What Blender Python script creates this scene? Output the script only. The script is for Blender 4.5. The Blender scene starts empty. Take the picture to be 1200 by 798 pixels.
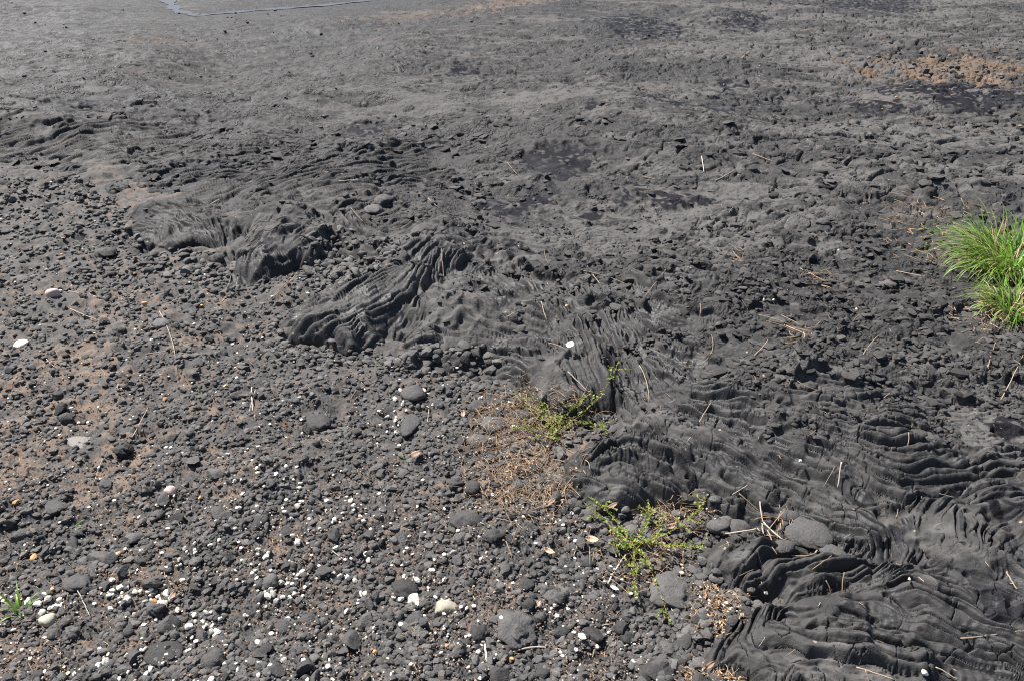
import bpy, math
import numpy as np
from mathutils import Vector
F = np.float32
rng = np.random.default_rng(11)
S = bpy.context.scene
C = S.collection

# ------------------------------------------------------------------ camera
CAM_H, PITCH, LENS = 1.6, math.radians(30.0), 28.0
FPX = 600.0 / (18.0 / LENS)            # focal length in photo pixels
SP, CP = math.sin(PITCH), math.cos(PITCH)
cam_d = bpy.data.cameras.new("camera"); cam = bpy.data.objects.new("camera", cam_d); C.objects.link(cam)
cam_d.lens = LENS; cam_d.sensor_width = 36; cam_d.clip_end = 2000; cam_d.clip_start = 0.05
cam.location = (0, 0, CAM_H); cam.rotation_euler = (math.pi / 2 - PITCH, 0, 0)
S.camera = cam

def G(u, v, z=0.0):
    """photo pixel -> ground point at height z"""
    u = np.asarray(u, float); v = np.asarray(v, float)
    a = (u - 600) / FPX; b = (399 - v) / FPX
    dx, dy, dz = a, CP + b * SP, -SP + b * CP
    t = (z - CAM_H) / dz
    return dx * t, dy * t

def PX(x, y, z=0.0):
    """ground point -> photo pixel"""
    zz = z - CAM_H
    d = y * CP - zz * SP
    d = np.maximum(d, 0.05)
    return 600 + FPX * x / d, 399 - FPX * (y * SP + zz * CP) / d

# ------------------------------------------------------------------ noise
TN = 1024
def _tex(seed):
    r = np.random.default_rng(seed).standard_normal((TN, TN))
    k = np.fft.fftfreq(TN, 1 / TN)
    kk = np.hypot(*np.meshgrid(k, k))
    f = np.fft.ifft2(np.fft.fft2(r) * np.exp(-((kk - 58) / 24) ** 2)).real
    return (f / f.std()).astype(F)
TEX = [_tex(i + 3) for i in range(4)]

def N(x, y, wl, seed=0, ax=1.0):
    """smooth noise, unit deviation; ax > 1 stretches it along x"""
    t = TEX[seed % 4]
    a = 0.0 if ax != 1.0 else seed * 1.7
    c, s = math.cos(a), math.sin(a)
    k = 16.0 / wl
    X = (c * x - s * y) * (k / ax) + seed * 137.31
    Y = (s * x + c * y) * k + seed * 71.77
    X = np.asarray(X, F); Y = np.asarray(Y, F)
    xf = np.floor(X); yf = np.floor(Y)
    fx = X - xf; fy = Y - yf
    i0 = xf.astype(np.int32) & (TN - 1); j0 = yf.astype(np.int32) & (TN - 1)
    i1 = (i0 + 1) & (TN - 1); j1 = (j0 + 1) & (TN - 1)
    return (t[j0, i0] * (1 - fx) + t[j0, i1] * fx) * (1 - fy) + (t[j1, i0] * (1 - fx) + t[j1, i1] * fx) * fy

def FBM(x, y, wl, seed=0, o=4, g=0.5, ax=1.0):
    r = 0; a = 1.0
    for i in range(o):
        r = r + a * N(x, y, wl / 2 ** i, seed + i, ax); a *= g
    return r

def _h(i, j, s):
    n = (i.astype(np.uint32) * np.uint32(374761393) + j.astype(np.uint32) * np.uint32(668265263) + np.uint32(s * 974711 % 4294967291))
    n = (n ^ (n >> np.uint32(13))) * np.uint32(1274126177)
    n = n ^ (n >> np.uint32(16))
    return n

def W(x, y, c, seed=0, jit=0.9):
    """cellular noise: nearest, second nearest distance (in cells) and a 0..1 number per cell"""
    X = np.asarray(x / c, F); Y = np.asarray(y / c, F)
    xi = np.floor(X).astype(np.int64); yi = np.floor(Y).astype(np.int64)
    f1 = np.full(X.shape, 9, F); f2 = np.full(X.shape, 9, F); idh = np.zeros(X.shape, F)
    for dj in (-1, 0, 1):
        for di in (-1, 0, 1):
            ci = xi + di; cj = yi + dj
            n = _h(ci, cj, seed)
            px = ci + 0.5 + jit * ((n & np.uint32(1023)).astype(F) / 1023 - 0.5)
            py = cj + 0.5 + jit * (((n >> np.uint32(10)) & np.uint32(1023)).astype(F) / 1023 - 0.5)
            d = np.hypot(X - px, Y - py).astype(F)
            near = d < f1
            f2 = np.where(near, f1, np.minimum(f2, d))
            idh = np.where(near, ((n >> np.uint32(20)) & np.uint32(4095)).astype(F) / 4095, idh)
            f1 = np.where(near, d, f1)
    return f1, f2, idh

def sm(a, b, x):
    t = np.clip((x - a) / (b - a), 0, 1)
    return t * t * (3 - 2 * t)

# ------------------------------------------------------------------ layout read off the photograph (pixels -> ground)
PZ = 0.06                                              # typical height of the flow's upper side
def poly_xy(pts, z): 
    p = np.array(pts, float); x, y = G(p[:, 0], p[:, 1], z); return np.stack([x, y], 1)
def sdist(x, y, P):
    """signed distance to a polygon, positive inside"""
    d = np.full(x.shape, 1e9, F); ins = np.zeros(x.shape, bool)
    n = len(P)
    for i in range(n):
        ax, ay = P[i]; bx, by = P[(i + 1) % n]
        ex, ey = bx - ax, by - ay
        wx, wy = x - ax, y - ay
        t = np.clip((wx * ex + wy * ey) / (ex * ex + ey * ey), 0, 1)
        d = np.minimum(d, np.hypot(wx - ex * t, wy - ey * t).astype(F))
        if ey != 0:
            c = ((ay <= y) != (by <= y)) & (x < ax + (y - ay) / ey * ex)
            ins ^= c
    return np.where(ins, d, -d)

EDGE = [(-260, 205), (-80, 205), (0, 205), (50, 212), (90, 205), (120, 222), (150, 245), (160, 285), (172, 303), (202, 314), (240, 304), (262, 300),
        (272, 318), (292, 330), (318, 326), (352, 314), (388, 302), (415, 305), (402, 328), (350, 356), (324, 374), (334, 396), (372, 404),
        (410, 410), (446, 408), (462, 428), (500, 427), (540, 430), (562, 446), (592, 446), (610, 460), (640, 480), (690, 486),
        (716, 478), (714, 498), (690, 512), (655, 520), (650, 540), (664, 578), (704, 602), (760, 610), (800, 594), (828, 592),
        (850, 612), (830, 620), (814, 634), (822, 664), (856, 698), (884, 702), (870, 724), (840, 738), (806, 758), (805, 774), (838, 800),
        (872, 850), (930, 1000), (1000, 1400)]
FAR = [(4.5, 0.4), (30, 2.5), (600, 300), (600, 1500), (-600, 1500), (-600, 300), (-30, 7), (-8, 4.9)]
EDGE_P = np.concatenate([poly_xy(EDGE, 0.02), np.array(FAR)])

# lobes standing on the flow: outline, height, width of the rounded rim
LOBES = [
    ([(272, 302), (280, 322), (298, 326), (330, 316), (368, 300), (392, 274), (372, 250), (335, 236), (300, 246), (278, 272)], .075, .10),
    ([(172, 298), (200, 310), (242, 298), (268, 284), (262, 250), (225, 225), (150, 236), (150, 270)], .05, .10),
    ([(328, 376), (338, 394), (374, 400), (412, 404), (450, 396), (480, 356), (548, 300), (520, 274), (462, 282), (430, 318), (388, 348)], .06, .09),
    ([(455, 404), (466, 422), (500, 421), (540, 420), (572, 424), (606, 436), (646, 440), (640, 410), (604, 384), (580, 345), (540, 322), (510, 340), (480, 372)], .04, .12),
    ([(606, 456), (642, 474), (700, 476), (722, 450), (716, 410), (690, 376), (660, 384), (650, 420), (622, 436)], .045, .07),
    ([(700, 350), (690, 370), (716, 410), (730, 440), (760, 470), (800, 460), (790, 410), (740, 355)], .02, .10),
    ([(654, 526), (656, 552), (672, 580), (712, 598), (760, 604), (800, 588), (850, 598), (920, 590), (900, 540), (840, 505), (770, 480), (735, 495), (700, 514)], .045, .06),
    ([(818, 636), (826, 660), (858, 692), (884, 694), (930, 668), (1000, 660), (1040, 640), (1000, 618), (1020, 690), (960, 690), (900, 640), (858, 624)], .04, .05),
    ([(808, 760), (812, 774), (846, 800), (900, 850), (1300, 900), (1400, 620), (1180, 560), (1060, 600), (1060, 660), (1000, 690), (920, 690), (880, 708), (846, 742)], .05, .07),
    ([(440, 292), (450, 308), (490, 300), (540, 268), (520, 250), (470, 272)], .03, .12),
    ([(860, 520), (930, 560), (1010, 590), (1060, 590), (1200, 560), (1300, 520), (1200, 470), (1000, 480), (900, 490)], .03, .08),
]
LOBE_P = [(poly_xy(p, PZ), h, w) for p, h, w in LOBES]

# guide strokes for the run of the folds
GUIDES = [
    [(690, 480), (740, 505), (810, 545), (880, 576), (950, 602), (1008, 620), (1038, 642), (1028, 664), (985, 672), (930, 668), (885, 692), (868, 718), (835, 745), (812, 765)],
    [(800, 500), (870, 530), (930, 558), (1000, 592), (1050, 622), (1066, 652), (1040, 684), (1000, 698), (960, 700)],
    [(860, 690), (850, 720), (840, 760)], [(900, 690), (890, 720), (880, 760), (900, 790)],
    [(830, 765), (880, 790), (940, 815)], [(890, 735), (960, 762), (1040, 785), (1140, 800)], [(900, 770), (980, 790), (1060, 812)],
    [(960, 700), (1040, 725), (1110, 755), (1190, 790)], [(1060, 680), (1120, 710), (1200, 745)],
    [(1230, 545), (1130, 552), (1075, 562), (1050, 580), (1030, 575), (960, 535), (880, 505)],
    [(1230, 500), (1100, 508), (1000, 515), (930, 512), (880, 500)], [(1230, 600), (1150, 600), (1090, 610), (1070, 630)],
    [(1200, 640), (1150, 660), (1100, 680)], [(1100, 600), (1130, 640), (1180, 690)],
    [(655, 535), (690, 565), (740, 590), (790, 598)], [(740, 510), (700, 532), (668, 552)], [(700, 575), (730, 560), (770, 575), (830, 590)],
    [(690, 350), (720, 395), (745, 430), (765, 470), (760, 500)], [(640, 330), (690, 390), (715, 430), (730, 470)], [(650, 400), (640, 440), (640, 470)],
    [(330, 382), (380, 376), (430, 360), (470, 336), (510, 312), (545, 296)], [(345, 396), (400, 396), (450, 380), (480, 350)],
    [(500, 300), (510, 325), (530, 350)], [(462, 410), (490, 416), (540, 416), (600, 420), (650, 442)], [(520, 330), (560, 372), (600, 390), (650, 400)],
    [(276, 308), (296, 322), (335, 312), (372, 294), (395, 270)], [(280, 290), (300, 262), (335, 242)], [(385, 262), (415, 282), (445, 300)], [(390, 290), (430, 300), (470, 290)],
    [(170, 300), (210, 308), (255, 292)], [(220, 240), (240, 262), (262, 290)], [(150, 250), (190, 262), (240, 280)],
    [(-40, 190), (40, 180), (120, 160), (220, 150)], [(0, 240), (100, 215), (180, 205), (280, 195), (400, 165)], [(230, 235), (300, 215), (380, 195), (440, 185)],
    [(400, 235), (440, 225), (480, 218)], [(780, 300), (900, 320), (1050, 330), (1200, 320)], [(780, 380), (900, 400), (1050, 420), (1200, 420)], [(760, 430), (830, 460), (950, 470), (1100, 470), (1220, 450)],
]
LU0, LV0, LST = -260.0, -130.0, 6.0
_lu = np.arange(LU0, 1460, LST); _lv = np.arange(LV0, 1000, LST)
_UU, _VV = np.meshgrid(_lu, _lv)
_cx = np.full(_UU.shape, 0.10); _cy = np.zeros(_UU.shape); 
for g in GUIDES:
    for (a, b) in zip(g[:-1], g[1:]):
        n = max(2, int(math.hypot(b[0] - a[0], b[1] - a[1]) / 8))
        x0, y0 = G(*a, PZ); x1, y1 = G(*b, PZ)
        th = 2 * math.atan2(y1 - y0, x1 - x0)
        for k in range(n):
            t = (k + .5) / n
            w = np.exp(-(((_UU - a[0] - t * (b[0] - a[0])) / 26) ** 2 + ((_VV - a[1] - t * (b[1] - a[1])) / 20) ** 2) / 2)
            _cx += w * math.cos(th); _cy += w * math.sin(th)
_m = np.hypot(_cx, _cy) + 1e-6
DIRC = (_cx / _m).astype(F); DIRS = (_cy / _m).astype(F)

def lat(A, x, y):
    u, v = PX(x, y, PZ)
    X = np.clip((u - LU0) / LST, 0, A.shape[1] - 1.01); Y = np.clip((v - LV0) / LST, 0, A.shape[0] - 1.01)
    i = X.astype(np.int32); j = Y.astype(np.int32); fx = (X - i).astype(F); fy = (Y - j).astype(F)
    return [(a[j, i] * (1 - fx) + a[j, i + 1] * fx) * (1 - fy) + (a[j + 1, i] * (1 - fx) + a[j + 1, i + 1] * fx) * fy for a in (DIRC, DIRS)] if A is None else None

def flow_dir(x, y):
    u, v = PX(x, y, PZ)
    A = DIRC
    X = np.clip((u - LU0) / LST, 0, A.shape[1] - 1.01); Y = np.clip((v - LV0) / LST, 0, A.shape[0] - 1.01)
    i = X.astype(np.int32); j = Y.astype(np.int32); fx = (X - i).astype(F); fy = (Y - j).astype(F)
    c, s = [(a[j, i] * (1 - fx) + a[j, i + 1] * fx) * (1 - fy) + (a[j + 1, i] * (1 - fx) + a[j + 1, i + 1] * fx) * fy for a in (DIRC, DIRS)]
    th = 0.5 * np.arctan2(s, c)
    return np.cos(th), np.sin(th)

def LIC(x, y, wls, steps, step, s0=1):
    """noise smeared along the run of the folds, one field for each wavelength (unit deviation)"""
    acc = [N(x, y, wl, i + s0) for i, wl in enumerate(wls)]
    for sgn in (1, -1):
        X, Y = x.copy(), y.copy(); pdx = pdy = None
        for k in range(steps):
            dx, dy = flow_dir(X, Y)
            if pdx is None:
                dx, dy = dx * sgn, dy * sgn
            else:
                f = np.where(dx * pdx + dy * pdy < 0, -1, 1); dx, dy = dx * f, dy * f
            pdx, pdy = dx, dy
            X = X + dx * step; Y = Y + dy * step
            w = 1 - (k + 1) / (steps + 1)
            for i, wl in enumerate(wls):
                acc[i] = acc[i] + w * N(X, Y, wl, i + s0)
    return acc

def blobs(x, y, L, z=PZ, warp=0.25, seed=20):
    """soft painted regions: (u, v, ru, rv, tilt degrees, weight)"""
    u, v = PX(x, y, z)
    d = np.maximum(y, .5)
    wx = N(x, y, .35, seed) * warp; wy = N(x, y, .35, seed + 1) * warp
    wx = wx + N(x, y, .09, seed + 2) * warp * .5; wy = wy + N(x, y, .09, seed + 3) * warp * .5
    r = np.zeros(x.shape, F)
    for (bu, bv, ru, rv, an, wt) in L:
        c, s = math.cos(math.radians(an)), math.sin(math.radians(an))
        du, dv = u - bu, v - bv
        a = (du * c + dv * s) / ru + wx; b = (-du * s + dv * c) / rv + wy
        q = a * a + b * b
        r = np.maximum(r, wt * sm(1.5, 0.55, q))
    return r

ROPE = [(400, 372, 110, 36, -15, 1), (560, 415, 130, 34, 8, .9), (325, 308, 90, 24, -12, 1), (215, 280, 85, 40, 10, 1), (430, 280, 80, 36, 15, 1), (520, 320, 70, 44, 0, 1), (610, 350, 70, 44, 20, .9),
        (735, 430, 90, 100, -25, 1), (720, 555, 105, 62, 5, 1), (900, 570, 150, 70, 25, 1), (960, 660, 120, 50, -5, 1), (870, 715, 60, 70, 0, 1), (960, 765, 200, 66, 15, 1), (810, 500, 80, 50, 20, 1),
        (1060, 600, 100, 100, 20, 1), (1120, 535, 150, 52, 0, 1), (1140, 775, 150, 60, 20, 1), (1150, 650, 110, 70, 20, .7), (1000, 490, 130, 30, 0, .7), (80, 170, 150, 32, -6, .9), (270, 210, 150, 28, -8, 1), (430, 205, 100, 30, -12, 1), (640, 450, 60, 36, 30, .7)]
PLATE = [(1000, 190, 230, 60, 5, 1), (1120, 60, 230, 80, 8, 1), (1180, 150, 120, 90, 0, 1), (900, 60, 160, 60, 5, .7), (820, 165, 140, 30, 5, .5), (620, 80, 180, 26, 0, .45), (960, 260, 160, 30, 0, .7), (300, 75, 200, 40, 0, .3)]
LUMP = [(950, 340, 260, 60, 0, 1), (1060, 420, 240, 60, 0, 1), (830, 400, 130, 60, 10, .9), (720, 330, 120, 40, 10, .9), (560, 250, 120, 28, 0, .7), (410, 240, 70, 26, -15, .8), (470, 290, 60, 30, 0, .6),
        (620, 330, 90, 40, 10, .8), (790, 250, 90, 26, 0, .6), (1000, 470, 240, 36, 0, .9), (600, 390, 60, 20, 20, .5), (880, 615, 70, 20, 10, 1), (150, 190, 150, 24, -8, .7), (380, 170, 120, 20, 0, .6), (60, 40, 130, 40, 0, .5), (350, 95, 140, 14, 0, .5), (600, 210, 90, 14, 0, .5), (720, 60, 180, 20, 5, .5), (500, 150, 100, 14, 0, .5)]
SLEEK = [(325, 262, 52, 26, -8, 1), (470, 290, 46, 18, -15, .9), (565, 366, 60, 26, 0, .9), (690, 535, 36, 20, 0, .7), (655, 450, 36, 24, 20, 1), (1120, 655, 62, 36, 15, 1), (965, 712, 40, 16, 10, 1), (1150, 500, 50, 24, 0, .9),
         (690, 262, 130, 30, -5, .9), (600, 265, 60, 22, 0, .8), (800, 200, 120, 34, 8, .8), (640, 130, 220, 22, 6, .9), (440, 130, 150, 18, 0, .7), (300, 250, 60, 14, -10, .6), (260, 60, 200, 16, 0, .6), (790, 480, 40, 22, 20, .6), (970, 590, 34, 14, 30, .7), (860, 655, 30, 18, 0, .8), (1050, 440, 70, 14, 0, .5), (215, 285, 40, 14, 10, .6)]
WET = [(652, 192, 44, 15, 0, 1), (632, 226, 32, 11, -15, .9), (800, 134, 44, 8, 6, 1), (580, 238, 30, 12, 0, .8), (740, 222, 16, 10, 0, .8), (790, 232, 28, 10, 10, .9), (690, 245, 22, 8, 10, .8),
       (545, 88, 22, 6, 0, .8), (750, 34, 50, 12, 5, .9), (700, 142, 22, 4, 0, .7), (1090, 112, 70, 10, 5, 1), (1150, 125, 60, 12, 0, 1), (1030, 128, 40, 7, 5, .8), (870, 28, 30, 10, 5, .8), (855, 100, 14, 6, 0, .8), (1010, 8, 90, 8, 0, .6),
       (235, 190, 50, 8, -10, .7), (280, 205, 26, 8, -8, .7), (120, 128, 60, 7, -4, .7), (230, 130, 40, 5, 0, .6), (322, 290, 14, 8, 0, .9), (425, 150, 26, 8, -5, .7), (720, 428, 10, 16, -20, .8), (1150, 700, 40, 22, 10, .4), (1175, 610, 26, 18, 20, .9), (1062, 625, 14, 30, -15, .5), (1190, 745, 50, 18, 5, .8), (1185, 500, 20, 12, 0, .8), (600, 285, 24, 12, 0, .6)]
SOIL = [(1125, 88, 100, 21, 6, 1), (610, 6, 62, 6, -8, .7), (480, 18, 80, 5, -4, .35), (1150, 152, 26, 5, 0, .45), (1085, 142, 22, 5, 0, .4), (1075, 250, 55, 14, 10, .25), (175, 46, 50, 3, 0, .35), (1170, 335, 60, 40, 0, .3)]
CREASE = [(190, -12), (199, 6), (208, 16), (232, 21), (300, 15), (380, 9), (452, 1), (520, -6)]
CREASE_P = np.stack(G(*np.array(CREASE, float).T, -.02), 1)

def pitch(x, y, sp, full=False):
    """height of the hardened flow and its surface masks; sp = mesh spacing in metres"""
    x = np.asarray(x, float); y = np.asarray(y, float)
    fade = lambda wl: np.clip((wl / sp - 1.8) / 2.2, 0, 1).astype(F)
    jx = x + .014 * N(x, y, .20, 31) + .0025 * N(x, y, .06, 33); jy = y + .014 * N(x, y, .20, 32) + .0025 * N(x, y, .06, 34)
    d = sdist(jx, jy, EDGE_P) + .10 * sm(-.7, -1.5, x) * (N(x, y, .55, 29) + .5 * N(x, y, .2, 30))
    far = sm(3.5, 9, y)
    lowl = .35 + .65 * sm(-1.6, -.9, x)
    rim = np.clip(d / .11, 0, 1)
    z = -.03 + .076 * lowl * (1 - (1 - rim) ** 2) ** .75 + np.minimum(d, 0) * 1.2
    din = np.maximum(d, 0)
    z = z + .045 * (1 - np.exp(-din / .6))
    mac = N(x, y, 2.6, 5, 1.0) * .035 + N(x, y, 1.1, 6) * .016
    z = z + mac * sm(0, .8, din) * (1 - .25 * far)
    lob = np.zeros(x.shape, F)
    for P, h, w in LOBE_P:
        ld = sdist(jx, jy, P)
        r = np.clip(ld / (w * 1.9), 0, 1)
        lob = np.maximum(lob, h * 1.0 * (1 - (1 - r) ** 2) ** .8)
    low = blobs(x, y, [(512, 408, 76, 30, 5, 1), (560, 425, 50, 20, 0, .6)], .03, .15, 29)
    z = z + lob - .040 * low * sm(-.02, .05, d)
    sc = sm(-.01, .03, d)
    rope = sm(.05, .8, blobs(x, y, ROPE, seed=21)) * sc
    sleek = blobs(x, y, SLEEK, seed=27, warp=.35)
    rope = rope * (1 - sleek * (.82 + .12 * sm(2.5, 3.3, y)))
    plate = blobs(x, y, PLATE, seed=22, warp=.3) * (1 - .7 * sleek)
    lump = blobs(x, y, LUMP, seed=23, warp=.4)
    wet = blobs(x, y, WET, seed=24, warp=.3)
    soil = blobs(x, y, SOIL, seed=25, warp=.3)
    farsm = sm(14, 20, y)
    plate = np.maximum(plate, .6 * farsm)
    smooth_top = 1 - np.maximum(np.maximum(rope, plate), lump)
    # clustered rough patches strung out across the smooth crust
    pat = N(x, y, .32, 41, 2.2) + .6 * N(x, y, .12, 42, 1.8) + .5 * N(x, y, .75, 87, 3.0)
    rough = sm(.45, .75, pat) * (1 - .85 * plate) * sm(.2, .8, din) * (1 - rope) * (1 - wet)
    lump = lump * sm(-.75, -.25, N(x, y, .26, 49, 1.8) + .5 * N(x, y, .09, 50, 1.4)) * (1 - .85 * plate)
    lump = np.maximum(lump, .85 * rough) * (1 - .9 * sleek * sm(-1.3, -.5, N(x, y, .13, 59))) * (1 - .92 * rope) * (1 - wet * .8)
    # flaked crust: low irregular scarps
    q = FBM(x, y, .5, 43, 4, .42, 1.7) * 2.0
    fl = q - np.floor(q)
    z = z + (np.floor(q) + sm(.0, .12, fl)) * .006 * (1 - rope) * (1 - wet) * (1 - .85 * plate) * sm(.1, .5, din) * fade(.06)
    # ropy folds
    b1 = np.zeros(x.shape, F); 
    m = rope > .02
    if m.any():
        xw, yw = x[m] + .004 * N(x[m], y[m], .09, 35), y[m] + .004 * N(x[m], y[m], .09, 36)
        n1, = LIC(xw, yw, (.115,), 18, .032, 1); n2, = LIC(xw, yw, (.043,), 32, .0135, 2); n3, = LIC(xw, yw, (.0165,), 32, .0062, 3)
        f = lambda n, k, p, e=.22: np.minimum(np.sqrt((n / n.std()) ** 2 + e * e) / k, 1.15) ** p
        amp = sm(-1.0, .8, N(x[m], y[m], .25, 37))
        am2 = sm(-.8, .9, N(x[m], y[m], .16, 38))
        hb = (.037 * f(n1, 1.6, .7) * fade(.06)[m] * (.6 + .4 * am2) + .024 * f(n2, 1.3, .7, .16) * fade(.03)[m] * (.12 + .88 * amp)
              - .010 * np.exp(-(n2 / n2.std() / .26) ** 2) * (.25 + .75 * am2) * fade(.03)[m] + .0055 * f(n3, 1.0, .8, .3) * fade(.016)[m] * (.15 + .85 * am2 * amp) - .034)
        z[m] += rope[m] * hb
        b1[m] = n1
    # rounded lumps in two sizes
    wx = x + .02 * N(x, y, .09, 51); wy = y + .02 * N(x, y, .09, 52)
    lid = np.zeros(x.shape, F)
    ml = lump > .02
    dcl = np.zeros(x.shape, F)
    if ml.any():
        X, Y = wx[ml], wy[ml]
        for c, hh, sd, keep in ((.12, .020, 60, .7), (.065, .017, 61, .7), (.036, .012, 62, .6), (.02, .008, 63, .5)):
            f1, f2, idh = W(X / 1.3, Y, c, sd)
            e = np.clip((f2 - f1) / .38, 0, 1)
            dome = (1 - (1 - e) ** 3) * (.35 + .65 * ((idh * 7.3) % 1)) * (idh < keep)
            mod = sm(-1.2, .5, N(X, Y, .4, sd))
            z[ml] += lump[ml] * hh * dome * mod * fade(c)[ml] * (1 - .3 * sm(3.2, 6, y[ml]))
            lid[ml] = np.where((idh < keep) & (dome > .2), idh, lid[ml])
    # cracked plates
    mp = plate > .02
    crk = np.zeros(x.shape, F); ptone = np.zeros(x.shape, F)
    if mp.any():
        X, Y = x[mp] + .035 * N(x[mp], y[mp], .2, 53), y[mp] + .035 * N(x[mp], y[mp], .2, 54)
        X = X + .006 * N(X, Y, .06, 55); Y = Y + .006 * N(X, Y, .06, 56)
        f1, f2, idh = W(X / 1.25, Y, .21, 71, 1.0)
        g1, g2, idg = W(X / 1.2, Y, .11, 72, 1.0)
        e = np.clip((f2 - f1) / .27, 0, 1); e2 = np.clip((g2 - g1) / .26, 0, 1); ptone[mp] = ((idh * 9.7) % 1 - .5 + .5 * ((idg * 7.1) % 1 - .5)) * plate[mp]
        hp = .056 * (np.sqrt(1 - (1 - e) ** 2) - 1) * fade(.10)[mp] + .026 * (idh - .5) + .024 * (np.sqrt(1 - (1 - e2) ** 2) - 1) * fade(.05)[mp] * (idh > .5) + .007 * (idg - .5) * (idh > .5)
        z[mp] += plate[mp] * hp * (1 - .6 * wet[mp])
    # tears across the lobe tips
    k1, k2, kid = W(x + .03 * N(x, y, .12, 57), y + .03 * N(x, y, .12, 58), .13, 73, 1.0)
    crack = sm(.06, .0, k2 - k1) * rope * (kid < .6)
    z = z - .012 * crack * fade(.02)
    # pits and burst bubbles
    p1, p2, pid = W(x, y, .075, 74)
    pit = sm(.16, .06, p1) * (pid < .22) * (1 - soil)
    z = z - .012 * pit * fade(.02)
    for (bu, bv, br, bh, rr) in ((322, 290, .055, .02, .5), (1092, 672, .022, .012, .5), (1172, 615, .05, .02, .4), (1190, 495, .06, .015, .4), (532, 352, .03, .02, .6), (1085, 636, .025, .01, .7)):
        bx, by = G(bu, bv, .12 if bv < 600 else .09)
        rr_ = np.hypot(x - bx, (y - by)) / br
        z = z - bh * np.exp(-(rr_ / .8) ** 4) + bh * .5 * np.exp(-((rr_ - 1.15) / .22) ** 2) + bh * .6 * np.exp(-(rr_ / .4) ** 2) * rr
    # grain
    z = z + (.0006 * N(x, y, .02, 44) + .0009 * N(x, y, .06, 45)) * (1 - .8 * wet) * fade(.03) + .004 * N(x, y, .17, 46) * sc * (1 - rope)
    # hollow of bare soil, and the crease that holds water
    z = z - .03 * soil * (y > 5) + soil * (.010 * np.abs(N(x, y, .09, 47))) * fade(.09)
    cd = np.full(x.shape, 1e9, F)
    for (a, b) in zip(CREASE_P[:-1], CREASE_P[1:]):
        e = b - a; t = np.clip(((x - a[0]) * e[0] + (y - a[1]) * e[1]) / (e @ e), 0, 1)
        cd = np.minimum(cd, np.hypot(x - a[0] - t * e[0], y - a[1] - t * e[1]))
    nearc = np.exp(-(cd / 1.4) ** 2)
    z = z * (1 - .93 * nearc) - .022 * np.exp(-(cd / .22) ** 2) + .02 * nearc
    z = np.where(d < 0, np.minimum(z, -.03 + d * 1.2), z)
    if not full:
        return z
    band = sm(.1, .9, N(x, y, .75, 87, 3.0) + .5 * N(x, y, .25, 88, 2.5) + .3 * N(x, y, .1, 89, 1.5))
    streak = N(x, y, 1.0, 79, 4.5) + .4 * N(x, y, .3, 78, 4.0)
    dust = np.clip(.44 + (.10 + .20 * sm(2.3, 3.6, y)) * sleek + .14 * plate + .14 * N(x, y, 1.3, 81, 1.6) + .15 * N(x, y, .3, 82, 1.8) + .10 * N(x, y, .07, 83) + .05 * sm(3.4, 6.5, y) - .22 * lump - .16 * rope - .0 * plate + .30 * ptone - .30 * sm(.15, .5, lump) * (.4 + .6 * sm(2.6, 4, y)) - .36 * sm(-.2, -2.6, x) * sm(3, 5, y) + .32 * np.tanh(streak) * sm(3.2, 5.5, y) - .34 * band * sm(2.9, 4.5, y) * (1 - .4 * plate), 0, 1)
    dust = np.where((lid > .3) & (lump > .3), dust - .35 * (lid > .5) + .22 * (lid < .42), dust) + 0 * crk
    dust = dust - .5 * pit
    return z, dict(dust=.08 + .92 * sm(.12, .78, dust), crust=np.clip(np.maximum(np.maximum(.4 * plate, .8 * lump), .12 * smooth_top + .6 * sm(.3, .8, N(x, y, .45, 48, 1.8)) * smooth_top) * (1 - .9 * rope) * (1 - wet), 0, 1), rope=rope * sm(4.6, 3.0, y), wet=sm(.25, .6, wet * (.8 + .28 * N(x, y, .12, 84) + .2 * N(x, y, .045, 80))), soil=np.clip(soil * sm(-.9, .6, N(x, y, .2, 85) + soil), 0, 1), lum=.5 + .5 * np.tanh(N(x, y, .05, 86))), d

def soilz(x, y, sp, full=False):
    fade = lambda wl: np.clip((wl / sp - 1.0) / 1.2, 0, 1).astype(F)
    z = .009 * N(x, y, .8, 15) + .006 * N(x, y, .28, 16) + .004 * N(x, y, .09, 17)
    f1, f2, idh = W(x + .004 * N(x, y, .03, 18), y, .016, 91)
    e = np.clip((f2 - f1) / .5, 0, 1)
    z = z + .006 * np.sqrt(1 - (1 - e) ** 2) * ((idh * 5.1) % 1) * fade(.016)
    z = z + .0012 * N(x, y, .008, 19) * fade(.008)
    if not full:
        return z
    brown = blobs(x, y, [(70, 500, 130, 90, -20, 1), (150, 345, 90, 40, 0, .5), (30, 740, 110, 60, 0, 1), (260, 560, 60, 30, 0, .6), (230, 690, 120, 60, 0, .6), (620, 540, 60, 60, 0, .9), (600, 690, 40, 20, 0, .7), (420, 640, 120, 60, 0, .4), (840, 720, 50, 40, 0, .8), (760, 640, 60, 50, 0, .6), (150, 230, 90, 20, 0, .4)], 0.0, .35, 26)
    brown = np.clip(.8 * brown + .08 + .2 * N(x, y, .25, 27) + .25 * N(x, y, .06, 28), 0, 1)
    stone = (idh > .35 + .4 * brown).astype(F)
    return z, dict(brown=brown, stone=stone * (e > .15), lum=idh)

def top_z(x, y, sp=.006):
    return np.maximum(pitch(x, y, np.full(np.shape(x), sp)), soilz(x, y, np.full(np.shape(x), sp)))

def land(u, v):
    """where the view through photo pixels meets the ground: x, y, z"""
    u = np.atleast_1d(np.asarray(u, float)); v = np.atleast_1d(np.asarray(v, float))
    z = np.full(u.shape, .06)
    for _ in range(7):
        x, y = G(u, v, z); z = .45 * z + .55 * top_z(x, y)
    return x, y, top_z(x, y)

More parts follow.
